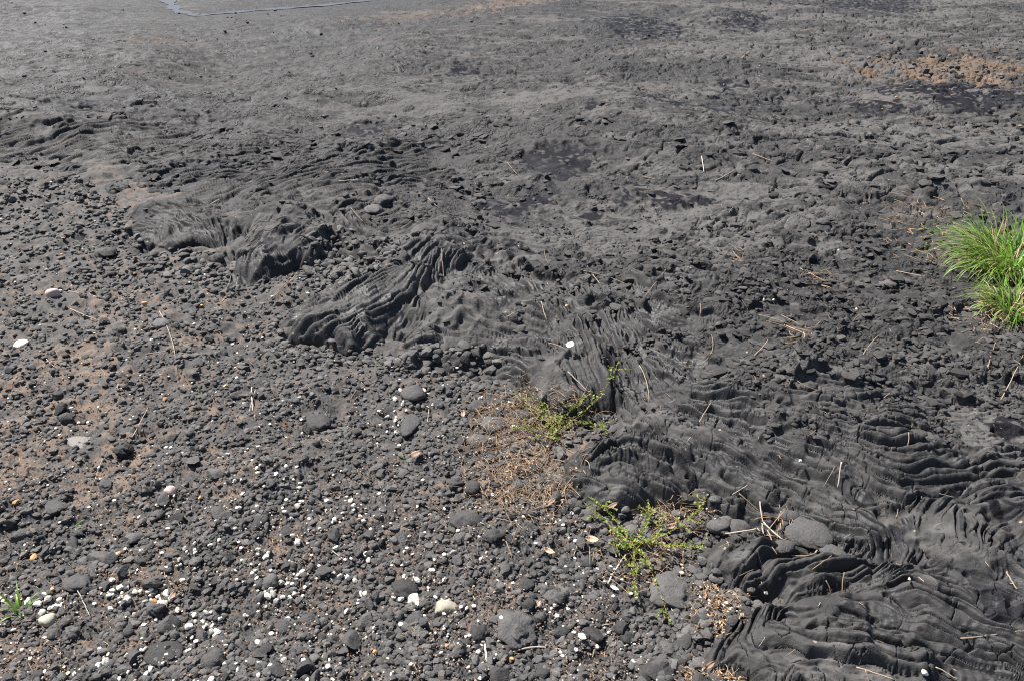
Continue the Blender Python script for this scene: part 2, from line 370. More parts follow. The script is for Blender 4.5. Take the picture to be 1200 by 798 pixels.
# ------------------------------------------------------------------ materials
def mat(name):
    m = bpy.data.materials.new(name); m.use_nodes = True
    nt = m.node_tree; b = nt.nodes["Principled BSDF"]
    return m, nt, b
def node(nt, t, **kw):
    n = nt.nodes.new(t)
    for k, v in kw.items():
        setattr(n, k, v)
    return n
def attr(nt, name):
    return node(nt, "ShaderNodeAttribute", attribute_name=name).outputs["Fac"]
def mix(nt, f, a, b):
    n = node(nt, "ShaderNodeMix", data_type="RGBA")
    for s, v in ((0, f), (6, a), (7, b)):
        if hasattr(v, "is_linked"):
            nt.links.new(v, n.inputs[s])
        else:
            n.inputs[s].default_value = v if s == 0 else (*v, 1)
    return n.outputs[2]
def maprange(nt, v, a, b, c, d):
    n = node(nt, "ShaderNodeMapRange")
    nt.links.new(v, n.inputs[0])
    for i, k in enumerate((a, b, c, d)):
        n.inputs[i + 1].default_value = k
    return n.outputs[0]
def noise(nt, scale, detail=4, rough=.6, co=None):
    n = node(nt, "ShaderNodeTexNoise"); n.inputs["Scale"].default_value = scale; n.inputs["Detail"].default_value = detail; n.inputs["Roughness"].default_value = rough
    if co is None:
        co = node(nt, "ShaderNodeNewGeometry").outputs["Position"]
    nt.links.new(co, n.inputs["Vector"])
    return n.outputs["Fac"]
def mulf(nt, a, b):
    n = node(nt, "ShaderNodeMath", operation="MULTIPLY"); nt.links.new(a, n.inputs[0]); nt.links.new(b, n.inputs[1]); return n.outputs[0]
def bump(nt, b, h, dist, st=1.0):
    n = node(nt, "ShaderNodeBump"); n.inputs["Distance"].default_value = dist; n.inputs["Strength"].default_value = st
    nt.links.new(h, n.inputs["Height"]); nt.links.new(n.outputs[0], b.inputs["Normal"])

def pitch_material():
    m, nt, b = mat("hardened_pitch")
    n1 = noise(nt, 60, 6, .65); n2 = noise(nt, 9, 5, .6)
    bare = mix(nt, n1, (.0150, .0147, .0148), (.033, .032, .0315))
    dusty = mix(nt, n1, (.063, .061, .0595), (.126, .120, .1145))
    dn = node(nt, "ShaderNodeMath", operation="ADD"); nt.links.new(attr(nt, "dust"), dn.inputs[0]); nt.links.new(maprange(nt, n2, .3, .7, -.28, .28), dn.inputs[1]); dn.use_clamp = True
    col = mix(nt, dn.outputs[0], bare, dusty)
    sn = noise(nt, 40, 5, .7)
    brown = mix(nt, sn, (.058, .042, .032), (.185, .130, .090))
    vs_ = node(nt, "ShaderNodeTexVoronoi"); vs_.inputs["Scale"].default_value = 48; nt.links.new(node(nt, "ShaderNodeNewGeometry").outputs["Position"], vs_.inputs["Vector"])
    sp_ = node(nt, "ShaderNodeSeparateColor"); nt.links.new(vs_.outputs["Color"], sp_.inputs[0])
    col = mix(nt, mulf(nt, maprange(nt, sp_.outputs[0], .80, .84, 0, .8), maprange(nt, vs_.outputs["Distance"], .25, .38, 1, 0)), col, (.018, .0175, .018))
    col = mix(nt, mulf(nt, maprange(nt, sp_.outputs[1], .975, .985, 0, 1), maprange(nt, vs_.outputs["Distance"], .15, .26, 1, 0)), col, (.26, .21, .16))
    col = mix(nt, attr(nt, "soil"), col, brown)
    rp = attr(nt, 'rope')
    wetc = mix(nt, n1, (.0085, .0082, .0100), (.020, .0192, .023))
    col = mix(nt, attr(nt, "wet"), col, wetc)
    nt.links.new(col, b.inputs["Base Color"])
    r = maprange(nt, dn.outputs[0], 0, .5, .60, .95)
    rm = node(nt, "ShaderNodeMix"); nt.links.new(attr(nt, "wet"), rm.inputs[0]); ra = node(nt, 'ShaderNodeMath', operation='MULTIPLY_ADD'); nt.links.new(rp, ra.inputs[0]); ra.inputs[1].default_value = -.06; nt.links.new(r, ra.inputs[2]); nt.links.new(ra.outputs[0], rm.inputs[2]); rm.inputs[3].default_value = .5
    nt.links.new(rm.outputs[0], b.inputs["Roughness"])
    nt.links.new(mulf(nt, maprange(nt, dn.outputs[0], 0, .5, .26, .10), mulf(nt, maprange(nt, attr(nt, "wet"), 0, 1, 1, .45), maprange(nt, rp, 0, 1, 1, 1.5))), b.inputs["Specular IOR Level"])
    # fine relief: grain, and hairline cracking of the crust
    geo = node(nt, "ShaderNodeNewGeometry").outputs["Position"]
    wv = node(nt, "ShaderNodeTexNoise"); wv.inputs["Scale"].default_value = 14; wv.inputs["Detail"].default_value = 3; nt.links.new(geo, wv.inputs["Vector"])
    va = node(nt, "ShaderNodeVectorMath", operation="MULTIPLY_ADD"); nt.links.new(wv.outputs["Color"], va.inputs[0]); va.inputs[1].default_value = (.08, .08, .08); nt.links.new(geo, va.inputs[2])
    flat = node(nt, "ShaderNodeVectorMath", operation="MULTIPLY"); nt.links.new(va.outputs[0], flat.inputs[0]); flat.inputs[1].default_value = (.8, 1, .3)
    def cells(sc, edge):
        v = node(nt, "ShaderNodeTexVoronoi", feature="DISTANCE_TO_EDGE"); v.inputs["Scale"].default_value = sc
        nt.links.new(flat.outputs[0], v.inputs["Vector"])
        return maprange(nt, v.outputs["Distance"], 0, edge, 0, 1)
    def mul(a, k):
        n = node(nt, "ShaderNodeMath", operation="MULTIPLY")
        for i, t in enumerate((a, k)):
            if hasattr(t, "is_linked"): nt.links.new(t, n.inputs[i])
            else: n.inputs[i].default_value = t
        return n.outputs[0]
    def add(a, k):
        n = node(nt, "ShaderNodeMath", operation="ADD"); nt.links.new(a, n.inputs[0]); nt.links.new(k, n.inputs[1]); return n.outputs[0]
    ck = mul(add(mul(cells(13, .12), .010), mul(cells(31, .16), .006)), attr(nt, "crust"))
    h = add(ck, add(mul(mul(noise(nt, 170, 6, .72), .0045), maprange(nt, attr(nt, 'rope'), 0, 1, 1, .35)), mul(noise(nt, 45, 5, .65), .0022)))
    bump(nt, b, h, 1.0, .9)
    return m
def soil_material():
    m, nt, b = mat("brown_soil")
    n1 = noise(nt, 150, 5, .7)
    br = mix(nt, n1, (.062, .044, .033), (.205, .148, .108))
    gr = mix(nt, n1, (.030, .028, .027), (.085, .078, .072))
    c = mix(nt, attr(nt, "brown"), gr, br)
    st = mix(nt, attr(nt, "lum"), (.028, .028, .029), (.062, .060, .058))
    c = mix(nt, attr(nt, "stone"), c, st)
    nt.links.new(c, b.inputs["Base Color"]); b.inputs["Roughness"].default_value = .9
    bump(nt, b, noise(nt, 240, 5, .7), .004, .6)
    return m
def stone_material(name, lo, hi, rough=.75, scale=90, bd=.004, obj=True):
    m, nt, b = mat(name)
    n1 = noise(nt, scale, 5, .7)
    c = mix(nt, n1, lo, hi)
    rnd = node(nt, "ShaderNodeObjectInfo").outputs["Random"] if obj else attr(nt, "lum")
    hs = node(nt, "ShaderNodeHueSaturation"); nt.links.new(maprange(nt, rnd, 0, 1, .5, 1.5), hs.inputs["Value"]); nt.links.new(c, hs.inputs["Color"])
    nt.links.new(hs.outputs[0], b.inputs["Base Color"]); b.inputs["Roughness"].default_value = rough
    b.inputs["Specular IOR Level"].default_value = .35
    bump(nt, b, noise(nt, scale * 1.6, 5, .7), bd, 1.0)
    return m
def plain(name, lo, hi, rough=.7, scale=60, trans=0, obj=True):
    m, nt, b = mat(name)
    n1 = noise(nt, scale, 3, .6)
    rnd = node(nt, "ShaderNodeObjectInfo").outputs["Random"] if obj else attr(nt, "lum")
    f = node(nt, "ShaderNodeMath", operation="MULTIPLY_ADD"); nt.links.new(n1, f.inputs[0]); f.inputs[1].default_value = .5; f.use_clamp = True
    k = node(nt, "ShaderNodeMath", operation="MULTIPLY_ADD"); nt.links.new(rnd, k.inputs[0]); k.inputs[1].default_value = .9; k.inputs[2].default_value = -.2
    nt.links.new(k.outputs[0], f.inputs[2])
    nt.links.new(mix(nt, f.outputs[0], lo, hi), b.inputs["Base Color"]); b.inputs["Roughness"].default_value = rough
    if trans:
        t = node(nt, "ShaderNodeBsdfTranslucent"); nt.links.new(b.inputs["Base Color"].links[0].from_socket, t.inputs[0])
        ms = node(nt, "ShaderNodeMixShader"); ms.inputs[0].default_value = trans
        nt.links.new(b.outputs[0], ms.inputs[1]); nt.links.new(t.outputs[0], ms.inputs[2]); nt.links.new(ms.outputs[0], nt.nodes["Material Output"].inputs[0])
    return m
M_PITCH = pitch_material(); M_SOIL = soil_material()
M_CLOD = stone_material("dark_pitch_stone", (.024, .0235, .024), (.10, .094, .089))
M_GRAVEL = stone_material("dark_gravel", (.026, .0255, .0255), (.128, .120, .112), obj=False)
M_WHITE = stone_material("white_stone", (.56, .51, .43), (.80, .77, .70), .7, 110, .003)
M_CREAM = stone_material("cream_stone", (.38, .34, .25), (.62, .57, .45), .7, 40, .003)
M_TAN = stone_material("orange_stone", (.30, .15, .06), (.52, .30, .13), .65, 60, .001)
M_GREY = stone_material("grey_stone", (.11, .10, .092), (.19, .175, .16), .7, 40, .003)
M_PINK = stone_material("pink_stone", (.30, .21, .18), (.42, .33, .30), .7, 40, .002)
M_STRAW = plain("dry_straw", (.16, .105, .06), (.44, .34, .23))
M_TWIG = plain("bleached_twig", (.22, .175, .13), (.52, .46, .38))
M_LEAFW = plain("bleached_leaf", (.62, .56, .46), (.80, .75, .66))
M_LEAFB = plain("brown_dead_leaf", (.20, .125, .08), (.44, .33, .24))
M_LITTER = plain("straw_litter", (.16, .085, .043), (.52, .37, .225), obj=False)
M_GREEN = plain("grass_green", (.055, .15, .012), (.26, .42, .06), .45, obj=False, trans=.4)
M_PLANT = plain("creeper_leaf", (.06, .15, .02), (.32, .36, .06), .5, obj=False, trans=.3)
M_STEM = plain("creeper_stem", (.20, .09, .035), (.40, .24, .08), .6, obj=False)

# ------------------------------------------------------------------ mesh helpers
def mesh_np(name, V, Q, attrs=None, smooth=True, m=None, k=4):
    me = bpy.data.meshes.new(name)
    V = np.ascontiguousarray(V, F); Q = np.ascontiguousarray(Q, np.int32)
    me.vertices.add(len(V)); me.vertices.foreach_set("co", V.ravel())
    n = len(Q); me.loops.add(n * k); me.polygons.add(n)
    me.loops.foreach_set("vertex_index", Q.ravel())
    me.polygons.foreach_set("loop_start", np.arange(0, n * k, k, dtype=np.int32))
    me.polygons.foreach_set("use_smooth", np.full(n, smooth, bool))
    me.update(calc_edges=True)
    for a, v in (attrs or {}).items():
        me.attributes.new(a, "FLOAT", "POINT").data.foreach_set("value", np.ascontiguousarray(v, F).ravel())
    if m: me.materials.append(m)
    return me
def link(name, me, label=None, cat=None, group=None, kind=None, parent=None):
    o = bpy.data.objects.new(name, me); C.objects.link(o)
    if label: o["label"] = label
    if cat: o["category"] = cat
    if group: o["group"] = group
    if kind: o["kind"] = kind
    if parent: o.parent = parent
    return o

# ------------------------------------------------------------------ ground sheets
def spaced(a, b, st, lo, hi, grow):
    mid = list(np.arange(a, b, st)); L, R = [], []
    s, p = st, a
    while p > lo:
        s *= grow; p -= s; L.append(p)
    s, p = st, mid[-1]
    while p < hi:
        s *= grow; p += s; R.append(p)
    return np.array(L[::-1] + mid + R)
us = spaced(-25, 1225, .88, -900, 2100, 1.06)
va = list(np.arange(300, 812, .85))
s, p = .85, va[-1]
while p < 1250: s *= 1.07; p += s; va.append(p)
vb = list(np.arange(-8, 220, .36)) + list(np.arange(220, 300, .6))
s, p, top = .36, -8.0, []
while p > -137.5: s = min(s * 1.05, max((p + 139.3) * .12, .12)); p -= s; top.append(p)
vs = np.array(top[::-1] + vb + va)
UU, VV = np.meshgrid(us, vs)
gx, gy = G(UU, VV, 0.0)
spc = np.abs(np.gradient(gy, axis=0)); spc = np.maximum(spc, np.abs(np.gradient(gx, axis=1)))
sh = gx.shape
X, Y, SPC = gx.ravel(), gy.ravel(), spc.ravel()

def sheet(name, keep, zf, mtl, attrs, label, cat):
    idx = np.arange(X.size).reshape(sh)
    k = keep.reshape(sh)
    f = k[:-1, :-1] | k[1:, :-1] | k[:-1, 1:] | k[1:, 1:]
    Q = np.stack([idx[:-1, :-1][f], idx[1:, :-1][f], idx[1:, 1:][f], idx[:-1, 1:][f]], 1)
    used = np.zeros(X.size, bool); used[Q.ravel()] = True
    re = np.cumsum(used) - 1
    V = np.stack([X, Y, zf], 1)[used]
    Q = re[Q]
    me = mesh_np(name, V, Q, {a: v[used] for a, v in attrs.items()}, True, mtl)
    return link(name, me, label, cat, kind="structure")
zp, ap, dd = pitch(X, Y, SPC, True)
zs, as_ = soilz(X, Y, SPC, True)
sheet("pitch_field", (dd > -.05), zp, M_PITCH, ap, "dark grey hardened pitch flow with ropy folds and cracked crust", "hardened flow")
sheet("ground", (dd < .35), zs, M_SOIL, as_, "brown gravelly soil in front of the dark flow", "soil")

# ------------------------------------------------------------------ stones
def ico(sub):
    me = bpy.data.meshes.new("t")
    import bmesh
    bm = bmesh.new(); bmesh.ops.create_icosphere(bm, subdivisions=sub, radius=1)
    V = np.array([v.co[:] for v in bm.verts]); T = np.array([[v.index for v in f.verts] for f in bm.faces]); bm.free()
    bpy.data.meshes.remove(me)
    return V, T
ICO = {k: ico(k) for k in (1, 2, 3, 4)}
def stone_shape(sub, r, planes=9, rough=.08, round_=.35):
    V, T = ICO[sub]; V = V.copy()
    for _ in range(planes):
        n = r.standard_normal(3); n /= np.linalg.norm(n)
        o = r.uniform(.48, .88)
        d = V @ n - o
        V -= np.clip(d, 0, None)[:, None] * n * (1 - round_)
    for wl, a in ((1.1, rough), (.5, rough * .6), (.25, rough * .35)):
        o = r.uniform(0, 50, 3)
        nn = N(V[:, 0] + o[0] + V[:, 2] * .7, V[:, 1] + o[1] - V[:, 2] * .5, wl, 1)
        V = V * (1 + a * nn[:, None])
    V -= (V.max(0) + V.min(0)) / 2
    V /= np.abs(V).max(0)
    return V, T

def rotz(V, a):
    c, s = math.cos(a), math.sin(a)
    return np.stack([V[:, 0] * c - V[:, 1] * s, V[:, 0] * s + V[:, 1] * c, V[:, 2]], 1)

def stone(name, u, v, wpx, asp, hr, mtl, label, cat, group=None, sub=3, ang=0, rough=.08, planes=9, sink=.3, seed=0, round_=.35, pos=None):
    """one stone: wpx = width in photo pixels, asp = depth/width on the ground, hr = height/width"""
    r = np.random.default_rng(seed)
    V, T = stone_shape(sub, r, planes, rough, round_)
    x, y, z = pos
    d = y * CP + (CAM_H - z) * SP
    w = wpx / FPX * d / 2
    V = V * np.array([w, w * asp, w * hr])
    V = rotz(V, ang)
    me = mesh_np(name, V, T, None, True, mtl, 3)
    o = link(name, me, label, cat, group)
    o.location = (x, y, z + w * hr * (1 - 2 * sink))
    return o

CLODS = [  # u, v, width px, depth/width, height/width, rough, label
    (22, 328, 26, .8, .25, .06, "flat dark slab in the gravel near the left edge under the flow"),
    (124, 299, 26, .8, .45, .08, "dark lumpy clod alone in gravel left of the round lobe"),
    (254, 306, 18, .9, .7, .05, "rounded dark clod wedged at the left foot of the round lobe"),
    (172, 302, 16, 1.2, .5, .06, "smooth dark clod under the tip of the left folded lobe"),
    (190, 381, 26, .9, .4, .07, "broad dark clod beside the long curved stalk"),
    (137, 391, 18, .9, .6, .08, "dark clod just below the straight pale stalk on the left"),
    (230, 426, 18, 1.1, .3, .05, "flat dark chip right of the long curved stalk"),
    (368, 498, 44, .8, .3, .07, "wide dark weathered clod in gravel left of the smooth elongated clods"),
    (146, 532, 24, .9, .7, .14, "jagged black clod in brown soil on the left"),
    (484, 462, 30, 1.1, .45, .03, "smooth dome shaped dark clod above the elongated clod left of the brown weeds"),
    (481, 500, 24, 1.9, .45, .03, "elongated smooth dark clod left of the brown weeds"),
    (560, 478, 26, .9, .5, .05, "dark clod at the upper left corner of the dry weeds"),
    (578, 500, 28, 1.0, .5, .03, "smooth rounded clod inside the dry weeds near their left edge"),
    (560, 518, 26, .9, .5, .05, "dark clod at the left rim of the dry weeds below the smooth one"),
    (613, 488, 20, .9, .55, .03, "smooth grey clod under the thin stems of the upper creeping plant"),
    (684, 482, 22, 1.2, .5, .03, "smooth grey clod behind the upper creeping plant at the flow front"),
    (450, 238, 24, 1.1, .55, .05, "pale dusty boulder on rubble behind the two front lobes"),
    (438, 247, 24, .9, .45, .04, "flat grey boulder leaning before the pale dusty boulder"),
    (476, 263, 16, 1.0, .7, .04, "round dark boulder on rubble right of the round lobe"),
    (536, 571, 20, .9, .8, .08, "black blocky clod left of the dry weeds"),
    (554, 573, 22, 1.0, .55, .05, "smooth clod touching the black blocky clod"),
    (608, 571, 19, 1.1, .75, .05, "egg shaped dark clod at the lower edge of the dry weeds"),
    (548, 612, 44, .8, .4, .09, "large dark clod with a pale chip on its right"),
    (577, 630, 26, .8, .45, .11, "crumbly dark clod below the large dark clod"),
    (690, 600, 20, 1.0, .5, .06, "dark square clod at the foot of the wide flow tip"),
    (603, 738, 54, 1.1, .32, .13, "largest rough crumbly clod in the gravel above the forked twig"),
    (616, 687, 22, 1.0, .6, .05, "wedge shaped grey clod above the largest rough clod"),
    (620, 711, 18, .9, .75, .03, "smooth bluish oval clod touching the largest rough clod"),
    (633, 725, 16, .9, .7, .05, "small rounded clod right of the smooth bluish clod"),
    (690, 662, 18, 1.0, .7, .05, "upright rounded clod left of the lower creeping plant"),
    (650, 703, 28, .8, .45, .10, "broken dark clod right of the largest rough clod"),
    (486, 728, 22, 1.0, .65, .05, "blocky grey clod left of the cream flat stone"),
    (560, 742, 20, 1.2, .5, .07, "dark clod left of the largest rough clod"),
    (474, 692, 32, .9, .4, .08, "broad dark clod left of the yellowish stone"),
    (786, 692, 54, 1.1, .3, .09, "big flat rough clod under the lower creeping plant"),
    (735, 748, 20, 1.1, .6, .07, "dark clod between the litter patch and the gravel"),
    (768, 787, 46, .8, .3, .11, "wide crumbly clod at the bottom edge near the flow tip"),
    (65, 744, 20, .9, .7, .09, "dark clod touching the cream round stone"),
    (84, 745, 22, 1.0, .75, .11, "black ridged clod right of the cream round stone"),
    (90, 684, 36, .8, .3, .08, "wide dark clod above the cream round stone"),
    (65, 597, 28, .8, .4, .07, "dark clod near the left edge above the small green sprout"),
    (303, 612, 20, 1.9, .35, .06, "narrow upright dark clod in white pebbles left of centre"),
    (190, 766, 46, .8, .18, .05, "flat grey slab at the bottom left between white pebbles"),
    (333, 736, 26, 1.5, .4, .06, "long dark clod below the densest cluster of white pebbles"),
    (360, 727, 20, 1.1, .6, .07, "dark clod right of the long dark clod"),
    (183, 717, 24, .8, .6, .11, "ragged dark clod in the middle of the lower left gravel"),
    (868, 612, 40, .8, .45, .06, "ropy dark clod in the gap behind the cracked lobe"),
    (946, 632, 54, .9, .26, .04, "large smooth dome clod enclosed by flow folds"),
    (976, 649, 34, .6, .35, .03, "smooth low clod under the large smooth dome clod"),
    (916, 642, 34, .7, .3, .03, "smooth flat clod left of the large smooth dome clod"),
    (926, 606, 24, .9, .45, .04, "smooth clod against the long folded strands"),
    (842, 618, 32, .7, .4, .03, "smooth clod at the mouth of the gap in the flow front"),
    (1075, 508, 20, 1.0, .4, .03, "smooth oval clod resting on the folds at the right"),
    (1040, 335, 22, .8, .35, .10, "black glossy clod below the dry stalks left of the grass"),
    (965, 262, 18, .8, .4, .08, "dark clod on cracked plates above the centre right"),
]
P = np.array([(c[0], c[1]) for c in CLODS], float)
cx, cy, cz = land(P[:, 0], P[:, 1])
for i, c in enumerate(CLODS):
    w_ = c[2] / FPX * (cy[i] * CP + (CAM_H - cz[i]) * SP) / 2
    stone("pitch_clod", c[0], c[1], c[2], c[3], c[4], M_CLOD, c[6], "clod", "named dark clods on the gravel", 4, rng.uniform(-.4, .4), c[5], 8, .28, 100 + i, .5, (cx[i], cy[i], cz[i]))

ODD = [
    ("cream_stone", 524, 713, 30, .75, .45, M_CREAM, .03, "flat cream grey angular stone in gravel above the rough clod"),
    ("cream_stone", 486, 703, 17, 1.0, .6, M_CREAM, .08, "yellowish white crumbly stone left of the cream angular stone"),
    ("cream_stone", 57, 728, 20, .95, .7, M_CREAM, .04, "cream round stone near the bottom left corner beside a green sprout"),
    ("pink_stone", 63, 347, 14, 1.0, .9, M_PINK, .03, "pinkish pebble on gravel near the left edge"),
    ("pale_stone", 25, 404, 17, 1.1, .4, M_CREAM, .02, "pale oval pebble on brown soil at the left edge"),
    ("grey_slab", 95, 518, 40, .8, .15, M_GREY, .06, "pale grey flat slab in brown soil at the left"),
    ("brown_stone", 200, 577, 14, .9, .7, M_PINK, .04, "round brown stone below the jagged black clod"),
    ("grey_stone", 153, 656, 12, 1.0, .5, M_GREY, .04, "small bluish grey stone in the lower left gravel"),
]
P = np.array([(c[1], c[2]) for c in ODD], float)
cx, cy, cz = land(P[:, 0], P[:, 1])
for i, c in enumerate(ODD):
    stone(c[0], c[1], c[2], c[3], c[4], c[5], c[6], c[8], "stone", None, 3, rng.uniform(-.5, .5), c[7], 9, .22, 300 + i, .15 if "angular" in c[8] or "slab" in c[8] else .5, (cx[i], cy[i], cz[i]))

# a library of meshes shared by the scattered stones
def lib(name, n, sub, mtl, planes, rough, seed, flat=(.5, .9)):
    out = []
    for i in range(n):
        r = np.random.default_rng(seed + i)
        V, T = stone_shape(sub, r, planes + 5, rough * .6, .06)
        V = V * np.array([1, r.uniform(.6, .95), r.uniform(*flat)])
        out.append(mesh_np(name, V, T, None, True, mtl, 3)); out[-1].set_sharp_from_angle(angle=math.radians(26))
    return out
LIB_CLOD = lib("pitch_clod", 14, 3, M_CLOD, 8, .09, 500, (.4, .75))
LIB_WHITE = lib("white_pebble", 8, 2, M_WHITE, 8, .05, 540, (.6, .9))
LIB_TAN = lib("orange_pebble", 6, 2, M_TAN, 8, .05, 560, (.5, .9))

def scatter(name, L, us_, vs_, r0, r1, label, cat, group, sink=.3, power=2.0, tilt=.4):
    x, y, z = land(us_, vs_)
    for i in range(len(x)):
        r = r0 + (r1 - r0) * rng.random() ** power
        o = link(name, L[rng.integers(len(L))], label(us_[i], vs_[i]) if callable(label) else label, cat, group)
        o.scale = (r, r, r); o.rotation_euler = (rng.uniform(-tilt, tilt), rng.uniform(-tilt, tilt), rng.uniform(0, 6.28))
        o.location = (x[i], y[i], z[i] + r * .6 * (1 - 2 * sink) + (.003 if r < .012 else 0))

def in_gravel(u, v, margin=.02):
    x, y = G(u, v, .01)
    return sdist(x, y, EDGE_P) < -margin
def sample(n, f, u0=-20, u1=1220, v0=0, v1=815):
    """photo pixels drawn evenly over the ground inside f"""
    U, V_ = [], []
    while len(U) < n:
        u = rng.uniform(u0, u1, n * 8); v = rng.uniform(v0, v1, n * 8)
        k = f(u, v)
        U += list(u[k]); V_ += list(v[k])
    return np.array(U[:n]), np.array(V_[:n])

def where(u, v):
    if v < 330: return "under the lobes at the far left"
    if u < 230: return "on the brown soil at the left" if v < 560 else "in the lower left gravel"
    if u < 460: return "in the gravel below the folded lobe" if v < 520 else "among the white pebbles"
    if v < 600: return "around the dry weeds"
    return "in the gravel beside the creeping plants"

u, v = sample(215, lambda u, v: in_gravel(u, v) & (v > 230) & (rng.random(u.shape) < .25 + .75 * (v / 800)))
scatter("pitch_clod", LIB_CLOD, u, v, .014, .030, lambda u, v: "dark fist sized clod lying " + where(u, v), "clod", "dark clods scattered over the gravel")

# white pebbles, in the clusters the photo shows
CL = [(160, 700, 26, 10, 40), (322, 692, 12, 12, 22), (400, 604, 16, 10, 18), (245, 728, 24, 14, 22), (320, 578, 22, 20, 20), (285, 672, 24, 12, 14), (225, 648, 14, 8, 10), (460, 492, 18, 14, 22), (500, 470, 24, 12, 8),
      (60, 700, 26, 14, 16), (145, 775, 26, 10, 14), (300, 780, 30, 10, 16), (380, 690, 26, 20, 14), (440, 660, 40, 30, 22), (500, 690, 20, 20, 12), (350, 640, 50, 40, 20), (260, 500, 60, 40, 12), (390, 540, 40, 20, 12), (610, 650, 40, 30, 10), (130, 360, 70, 60, 7), (620, 775, 30, 8, 6), (270, 620, 40, 20, 9)]
U, V_ = [], []
for (a, b, c, d, n) in CL:
    U += list(rng.normal(a, c, n)); V_ += list(rng.normal(b, d, n))
U = np.array(U); V_ = np.minimum(np.array(V_), 812); k = in_gravel(U, V_); U, V_ = U[k][:296], V_[k][:296]
scatter("white_pebble", LIB_WHITE, U, V_, .0036, .0105, lambda u, v: "small white pebble " + where(u, v), "pebble", "white pebbles strewn over the gravel", .08, 1.5)
for (a, b) in ((608, 290), (544, 287), (983, 294), (895, 353), (1003, 365), (906, 355), (868, 93), (848, 101), (937, 544), (1083, 790), (896, 702), (1065, 680), (890, 78), (700, 38), (772, 92)):
    scatter("white_pebble", LIB_WHITE, np.array([a + 0.]), np.array([b + 0.]), .005, .008, "lone white pebble resting on the dark flow", "pebble", "white pebbles on the flow", .1)
TANS = [(421, 610), (600, 773), (524, 758), (102, 340), (170, 358), (97, 427), (122, 373), (150, 441), (48, 398), (285, 695), (180, 705), (62, 692), (265, 454), (194, 468), (75, 281), (158, 322), (73, 301), (110, 330), (330, 423), (237, 359), (995, 135), (1034, 129), (1195, 150), (1050, 115), (1150, 75), (1110, 70), (1060, 84), (1140, 95), (499, 149), (630, 131), (664, 360), (20, 590), (140, 650), (80, 790), (440, 765), (40, 655), (235, 585)]
scatter("orange_pebble", LIB_TAN, np.array([t[0] for t in TANS], float), np.array([t[1] for t in TANS], float), .006, .013, lambda u, v: "small orange brown pebble " + (where(u, v) if in_gravel(np.array([u]), np.array([v]))[0] else "on the dark flow"), "pebble", "orange pebbles", .15)

